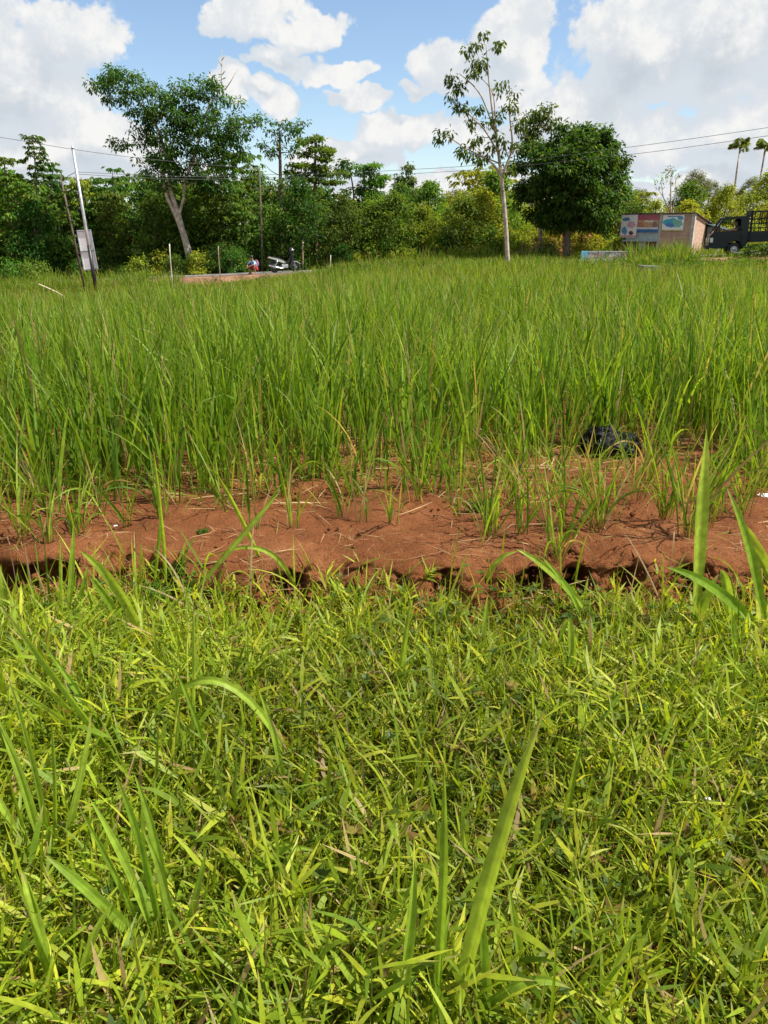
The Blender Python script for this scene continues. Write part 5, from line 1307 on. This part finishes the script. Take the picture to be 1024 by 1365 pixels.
def shack():
    BR = brick_mat(); POST = mat_plain('concrete_post', (.46, .43, .36), .9, var=.18, scale=5, bump=.3); TIN = mat_plain('roof_tin', (.16, .15, .14), .6, .3, var=.3, scale=3)
    SHEET = mat_plain('grey_sheet', (.36, .42, .44), .55, .2, var=.12, scale=3); PLANK = mat_plain('dark_plank', (.13, .075, .05), .85, var=.3, scale=6); GREY = mat_plain('lean_to_sheet', (.17, .22, .22), .6, .1, var=.15)
    Yc = 44.2; c = P(921, 330, Yc); ang = R(-38)     # local +x runs along the front wall away from the corner (to the left), local +y runs back along the side wall
    z0 = float(road_z(c.x)) - .30
    t = thing('brick_shack', 'low brick roadside shack with posters and rusty tin edge', 'shack', (c.x, c.y, z0), 0)
    ex = Vector((-math.cos(R(30)), math.sin(R(30)), 0)); ey = Vector((math.sin(R(38)), math.cos(R(38)), 0))
    t.matrix_world = Matrix((( ex.x, ey.x, 0, c.x), (ex.y, ey.y, 0, c.y), (0, 0, 1, z0), (0, 0, 0, 1)))
    t.matrix_world = Matrix.Translation((c.x, c.y, z0)) @ Matrix.Rotation(math.pi - R(34), 4, 'Z')   # x: left/back, y: towards the viewer side
    # local frame: +x along the front wall to the left, -y into the building
    H, L, D = 2.42, 3.75, 4.3
    MB().box(.10, 1.72, -.14, -.02, 0, H - .04).build('front_wall', BR, t)
    MB().prism([(0, 0), (-.0, 0)], 0, 0) if False else None
    bm = MB()
    # side wall with its sloping top, built as a prism across the wall thickness
    a = [(0.03, -.12, 0), (0.03, -D, 0), (0.03, -D, H - .62), (0.03, -.12, H - .05)]
    v0 = [bm.bm.verts.new(p) for p in a]; v1 = [bm.bm.verts.new((p[0] + .12, p[1], p[2])) for p in a]
    bm.bm.faces.new(v0); bm.bm.faces.new(v1[::-1])
    for i in range(4): bm.bm.faces.new((v0[i], v1[i], v1[(i + 1) % 4], v0[(i + 1) % 4]))
    bm.build('side_wall', BR, t)
    MB().box(-.04, .14, -.16, .03, 0, H - .03).build('corner_post', POST, t)
    MB().box(1.70, 1.84, -.15, .0, 0, H - .03).build('post', POST, t)
    MB().box(-.02, .12, -D - .06, -D + .10, 0, H - .64).build('post', POST, t)
    MB().box(L - .10, L, -.15, .0, 0, H - .03).build('post', PLANK, t)
    sh = MB()
    for k in range(14):
        x0 = 1.86 + k * (L - 1.98) / 14; x1 = 1.86 + (k + 1) * (L - 1.98) / 14
        sh.box(x0, x1, -.06 - .012 * (k % 2), -.03 - .012 * (k % 2), .98, H - .05)
    sh.build('metal_sheet', SHEET, t)
    MB().box(1.84, L + .05, -.02, .06, .94, 1.0).build('sill', SHEET, t)
    for k in range(9):
        x0 = 1.86 + k * (L - 1.98) / 9; MB().box(x0, x0 + (L - 2.05) / 9, -.10 + .008 * (k % 3), -.06 + .008 * (k % 3), 0, .93).build('plank', PLANK if k not in (3, 4) else POST, t)
    MB().box(1.86, L, -D + .2, -D + .3, 0, H - .6).build('back_wall', PLANK, t)
    MB().box(L - .10, L - .02, -D + .2, -.16, 0, H - .7).build('far_side_wall', PLANK, t)
    rf = MB()
    n = 40
    for k in range(n):
        x0 = -.12 + k * (L + .3) / n; x1 = -.12 + (k + 1) * (L + .3) / n; dz = .018 * (k % 2)
        p = [(x0, .16, H - .02 + dz), (x1, .16, H - .02 + dz), (x1, -D - .15, H - .60 + dz), (x0, -D - .15, H - .60 + dz)]
        v0 = [rf.bm.verts.new(q) for q in p]; v1 = [rf.bm.verts.new((q[0], q[1], q[2] + .015)) for q in p]
        rf.bm.faces.new(v0[::-1]); rf.bm.faces.new(v1)
        for i in range(4): rf.bm.faces.new((v0[i], v0[(i + 1) % 4], v1[(i + 1) % 4], v1[i]))
    rf.build('roof', TIN, t)
    lt = MB().box(-.55, -.06, -D - .2, -D + 1.3, 0, 1.72).build('lean_to', GREY, t)
    MB().prism([(-1.2, 1.50), (.05, 1.86), (.05, 1.90), (-1.2, 1.54)], -D - .35, -D + 1.5).build('lean_to_roof', mat_plain('lean_to_roof', (.06, .085, .085), .9, spec=.1), lt)
    # posters: flat printed boards
    def poster(name, label, x0, x1, z0p, z1p, y, print_):
        q = Matrix.Translation((0, 0, 0)); base = t.matrix_world
        p = thing(name, label, 'poster', base @ Vector(((x0 + x1) / 2, y, z0p))); p.rotation_euler = (0, 0, math.pi - R(34))
        w, h = (x1 - x0), (z1p - z0p)
        MB().box(-w / 2, w / 2, -.012, .0, 0, h).build('board', mat_plain('poster_white', (.72, .70, .70), .5, var=.03), p)
        for i, (nm, a, b, c_, d, colr, kind) in enumerate(print_):
            mb = MB(); yy = .004 + .0015 * i
            # the board is seen with +x to the left
            xa, xb = w / 2 - a * w, w / 2 - b * w; za, zb = h * (1 - c_), h * (1 - d)
            if kind == 'r': mb.box(min(xa, xb), max(xa, xb), 0.001, yy, min(za, zb), max(za, zb))
            else:
                cx, cz, rx, rzz = (xa + xb) / 2, (za + zb) / 2, abs(xa - xb) / 2, abs(za - zb) / 2
                rr = np.random.default_rng(i + 5)
                mb.prism([(cx + rx * math.cos(q2) * rr.uniform(.7, 1.1), cz + rzz * math.sin(q2) * rr.uniform(.7, 1.1)) for q2 in np.linspace(0, 6.28, 14)[:-1]], .001, yy)
            mb.build(nm, mat_plain('print_' + nm, colr, .5, var=.25, scale=14), p)
    poster('poster', 'tall white portrait poster with blue and pink figures at the shack end', 3.02, 3.92, 1.16, 2.34, .10,
           [('figure', .05, .55, .10, .30, (.10, .25, .50), 'b'), ('figure', .35, .95, .25, .62, (.62, .38, .44), 'b'), ('figure', .05, .45, .52, .90, (.12, .32, .60), 'b'), ('figure', .5, .85, .70, .92, (.10, .05, .05), 'b'), ('band', .0, 1.0, .92, .97, (.55, .15, .2), 'r')])
    poster('poster', 'wide poster with red sky band, orange middle and blue foot strip', 1.86, 3.06, 1.42, 2.34, .045,
           [('band', .0, 1.0, .0, .30, (.42, .10, .14), 'r'), ('band', .0, 1.0, .30, .72, (.52, .30, .17), 'r'), ('lettering', .35, .75, .33, .42, (.7, .66, .6), 'r'), ('figure', .0, .35, .4, .74, (.45, .18, .10), 'b'), ('figure', .72, .98, .40, .72, (.25, .15, .12), 'b'), ('band', .0, 1.0, .72, .82, (.62, .64, .66), 'r'), ('band', .0, 1.0, .82, 1.0, (.03, .14, .34), 'r')])
    poster('poster', 'aqua and green banner with wavy blue print on the brick wall', .52, 1.66, 1.50, 2.32, .03,
           [('figure', .0, .75, .18, .70, (.05, .42, .58), 'b'), ('figure', .4, 1.0, .25, .85, (.20, .48, .36), 'b'), ('figure', .1, .6, .45, .80, (.06, .25, .50), 'b'), ('figure', .65, .98, .05, .35, (.10, .35, .50), 'b'), ('lettering', .22, .8, .06, .14, (.15, .30, .45), 'r'), ('band', .0, 1.0, .93, 1.0, (.52, .50, .16), 'r')])
shack()
def low_wall():
    m = bpy.data.materials.new('painted_wall'); m.use_nodes = True; nt, b, o = nodes(m)
    tc = nt.nodes.new('ShaderNodeTexCoord'); vo = nt.nodes.new('ShaderNodeTexVoronoi'); vo.inputs['Scale'].default_value = 5.5; nt.links.new(tc.outputs['Object'], vo.inputs['Vector'])
    r = nt.nodes.new('ShaderNodeValToRGB'); e = r.color_ramp.elements; e[0].color = (.50, .46, .46, 1); e[1].color = (.18, .18, .20, 1); e[0].position = .35; e[1].position = .85
    k = e.new(.6); k.color = (.42, .20, .20, 1)
    sp = nt.nodes.new('ShaderNodeSeparateColor'); nt.links.new(vo.outputs['Color'], sp.inputs[0]); nt.links.new(sp.outputs[0], r.inputs[0]); nt.links.new(r.outputs[0], b.inputs['Base Color']); b.inputs['Roughness'].default_value = .9
    a, c = P(776, 331, 43.6), P(848, 331, 43.6); org = Vector((a.x, 43.6, float(road_z(a.x)) - .25))
    t = thing('low_wall', 'low wall painted light blue at its end and scrawled pinkish grey beside shack', 'wall', org)
    w = c.x - a.x
    MB().box(.36, w, -.06, .06, 0, .66, .012).build('scrawled_panel', m, t)
    MB().box(-.02, .355, -.065, .065, 0, .70, .012).build('blue_end', mat_plain('light_blue_paint', (.16, .46, .62), .8, var=.12), t)
    MB().box(.36, w, -.075, .075, .662, .70, .006).build('coping', mat_plain('coping', (.42, .44, .42), .9), t)
low_wall()
def brush_pile():
    c = P(716, 332, 48.2); r = np.random.default_rng(9); z = float(road_z(c.x)) - .35
    t = thing('brush_pile', 'heap of dry brown branches left of the round tree', 'branches', (c.x, 48.2, z))
    for k in range(46):
        a = r.uniform(0, 3.14); L = r.uniform(.6, 1.5); p = Vector((r.normal(0, .6), r.normal(0, .4), r.uniform(0, .7)))
        d = Vector((math.cos(a), r.normal(0, .4), r.uniform(.05, .9))).normalized() * L
        MB().tube([p, p + d * .5 + Vector((0, 0, .06)), p + d], [.022, .016, .006], 5, False).build('stick', STICK, t)
    acc = Acc(); A = r.normal(0, 1, (26, 3)) * np.array([.7, .4, .3]) + np.array([0, 0, .8])
    spray(acc, A, .4, 22, .18, .4, (.26, .17, .09), (.40, .30, .16), r, .6); link('dead_leaves', acc.mesh('dead_leaves', False), DRY, t)
brush_pile()
def cut_branch():
    a = P(1002, 336, 38.2); r = np.random.default_rng(10); z = ground_at(a.x, a.y) + .25
    t = thing('fallen_branch', 'cut leafy branch with pale stem lying in grass by the truck', 'branch', (a.x, a.y, z))
    MB().tube([(-.9, 0, .10), (0, 0, .16), (1.2, .1, .28), (2.2, .2, .34)], [.03, .035, .035, .02], 7).build('stem', BARK3, t)
    acc = Acc(); A = np.array([(x, r.normal(0, .12), .32 + .10 * math.sin(x * 3) + r.normal(0, .06)) for x in np.linspace(-.3, 2.3, 20)])
    spray(acc, A, .26, 24, .22, .4, M1, (.10, .20, .04), r, .2, .5); link('foliage', acc.mesh('foliage', False), TLEAF, t)
cut_branch()
def slab():
    a = P(866, 356, 30); o = MB().box(-.36, .36, -.25, .25, -.05, .05, .015).build('concrete_slab', mat_plain('old_concrete', (.11, .125, .10), .9, var=.2, scale=4, bump=.3), None, (a.x, a.y, a.z))
    o.rotation_euler = (.05, .03, .2); tag(o, 'flat grey concrete slab showing above the far field grass', 'slab')
    p = MB().box(a.x - .3, a.x + .3, a.y - .3, a.y + .3, float(gz(a.x, a.y)) - .1, a.z - .045).build('tmp', None)
    p.name = 'slab_footing'; p.data.materials.append(mat_plain('footing', (.26, .26, .24), .9)); p.parent = o; p.matrix_parent_inverse = o.matrix_basis.inverted()
slab()

# ------------------------------------------------------------------ black bag and scraps of litter
def black_bag():
    from mathutils import noise as mn
    m = bpy.data.materials.new('black_bag_film'); m.use_nodes = True; nt, b, o_ = nodes(m)
    b.inputs['Base Color'].default_value = (.006, .006, .007, 1); b.inputs['Roughness'].default_value = .34; b.inputs['Specular IOR Level'].default_value = .14
    tc = nt.nodes.new('ShaderNodeTexCoord'); vo = nt.nodes.new('ShaderNodeTexNoise'); vo.inputs['Scale'].default_value = 26; vo.inputs['Detail'].default_value = 6; vo.inputs['Distortion'].default_value = 1.5
    nt.links.new(tc.outputs['Object'], vo.inputs['Vector']); bp = nt.nodes.new('ShaderNodeBump'); bp.inputs['Strength'].default_value = 1; bp.inputs['Distance'].default_value = .015
    nt.links.new(vo.outputs['Fac'], bp.inputs['Height']); nt.links.new(bp.outputs[0], b.inputs['Normal'])
    g = BAG; z = float(gz(g.x, g.y)) - .05
    t = thing('plastic_bag', 'crumpled shiny black plastic bag lying in the grass edge', 'bag', (g.x, g.y, z)); t.scale = (.9, .9, .9)
    bm = bmesh.new(); bmesh.ops.create_icosphere(bm, subdivisions=5, radius=1)
    for v in bm.verts:
        n = v.co.normalized(); k = 1 + .34 * mn.noise(n * 1.7 + Vector((3, 1, 2)))
        k += .10 * (1 - abs(mn.noise(n * 4.2))) * .8 + .05 * (1 - abs(mn.noise(n * 11))) + .02 * mn.noise(n * 24)
        v.co = Vector((n.x * .145 * k, n.y * .12 * k, .10 + n.z * .105 * k * (1 + .25 * n.x)))
        if v.co.z < .01: v.co.z = .01 + v.co.z * .1
    for f in bm.faces: f.smooth = True
    me = bpy.data.meshes.new('sack'); bm.to_mesh(me); bm.free(); link('sack', me, m, t)
    bm = bmesh.new(); bmesh.ops.create_icosphere(bm, subdivisions=4, radius=1)
    for v in bm.verts:
        n = v.co.normalized(); k = 1 + .45 * mn.noise(n * 2.3 + Vector((7, 0, 0))) + .14 * (1 - abs(mn.noise(n * 8))) + .05 * mn.noise(n * 20)
        v.co = Vector((-.10 + n.x * .11 * k, .06 + n.y * .08 * k, .155 + n.z * .075 * k + n.x * .03))
    for f in bm.faces: f.smooth = True
    me = bpy.data.meshes.new('tied_neck'); bm.to_mesh(me); bm.free(); link('tied_neck', me, m, t)
black_bag()
def scraps():
    from mathutils import noise as mn
    WH = mat_plain('white_scrap', (.75, .75, .76), .5, var=.08)
    for (u, v, s, lab, z) in [(1006, 630, .016, 'small white foam scrap beside the bare soil edge of the field', .19), (1020, 628, .020, 'larger white foam scrap beside the smaller one', .19), (1017, 662, .024, 'crumpled white paper scrap on the red soil', .19), (943, 1066, .006, 'tiny pale scrap caught in the creeping grass', .12), (154, 698, .007, 'tiny pale pebble on the bare red soil', .2)]:
        g = G(u, v, z); zz = float(gz(g.x, g.y)) if z > .15 else z
        bm = bmesh.new(); bmesh.ops.create_icosphere(bm, subdivisions=3, radius=1)
        for q in bm.verts:
            n = q.co.normalized(); k = 1 + .5 * mn.noise(n * 2.5 + Vector((u, v, 0))) + .2 * mn.noise(n * 7); q.co = Vector((n.x * s * 1.3 * k, n.y * s * k, s * .45 + n.z * s * .5 * k))
        me = bpy.data.meshes.new('litter_scrap'); bm.to_mesh(me); bm.free()
        o = link('pebble' if 'pebble' in lab else 'litter_scrap', me, WH, None, (g.x, g.y, zz)); tag(o, lab, 'pebble' if 'pebble' in lab else 'litter')
scraps()
def soil_weeds():
    r = np.random.default_rng(6)
    for (u, v, s, lab, z) in [(632, 676, .05, 'small dark broadleaf weed on the bare red soil', .2), (955, 622, .09, 'leafy dark weed at the grass edge near the white scraps', .2), (240, 800, .13, 'feathery bright green weed growing at the foot of the soil step', .03), (268, 708, .03, 'tiny seedling sprouting on the bare soil below the tall grass', .2), (232, 765, .06, 'little leafy weed on the face of the soil step', .1)]:
        g = G(u, v, z); t = thing('weed', lab, 'weed', (g.x, g.y, float(gz(g.x, g.y)) if z > .1 else z))
        mb = MB(); acc = Acc()
        for k in range(7):
            a = r.uniform(0, 6.28); d = Vector((math.cos(a), math.sin(a), r.uniform(.5, 1.5))).normalized() * s * r.uniform(.7, 1.3)
            mb.tube([(0, 0, 0), d * .5, d], [.002, .0018, .001], 5, False)
            A = np.array([(d * f)[:] for f in (.5, .7, .85, 1.0)]); spray(acc, A, s * .22, 7 if s < .1 else 12, s * (.42 if s < .1 else .26), .42, D1 if s < .1 else M1, M2, r, .1, .8, 0)
        mb.build('stems', mat_plain('weed_stem', (.10, .12, .03), .7), t); link('leaves', acc.mesh('leaves', False), TLEAF, t)
soil_weeds()
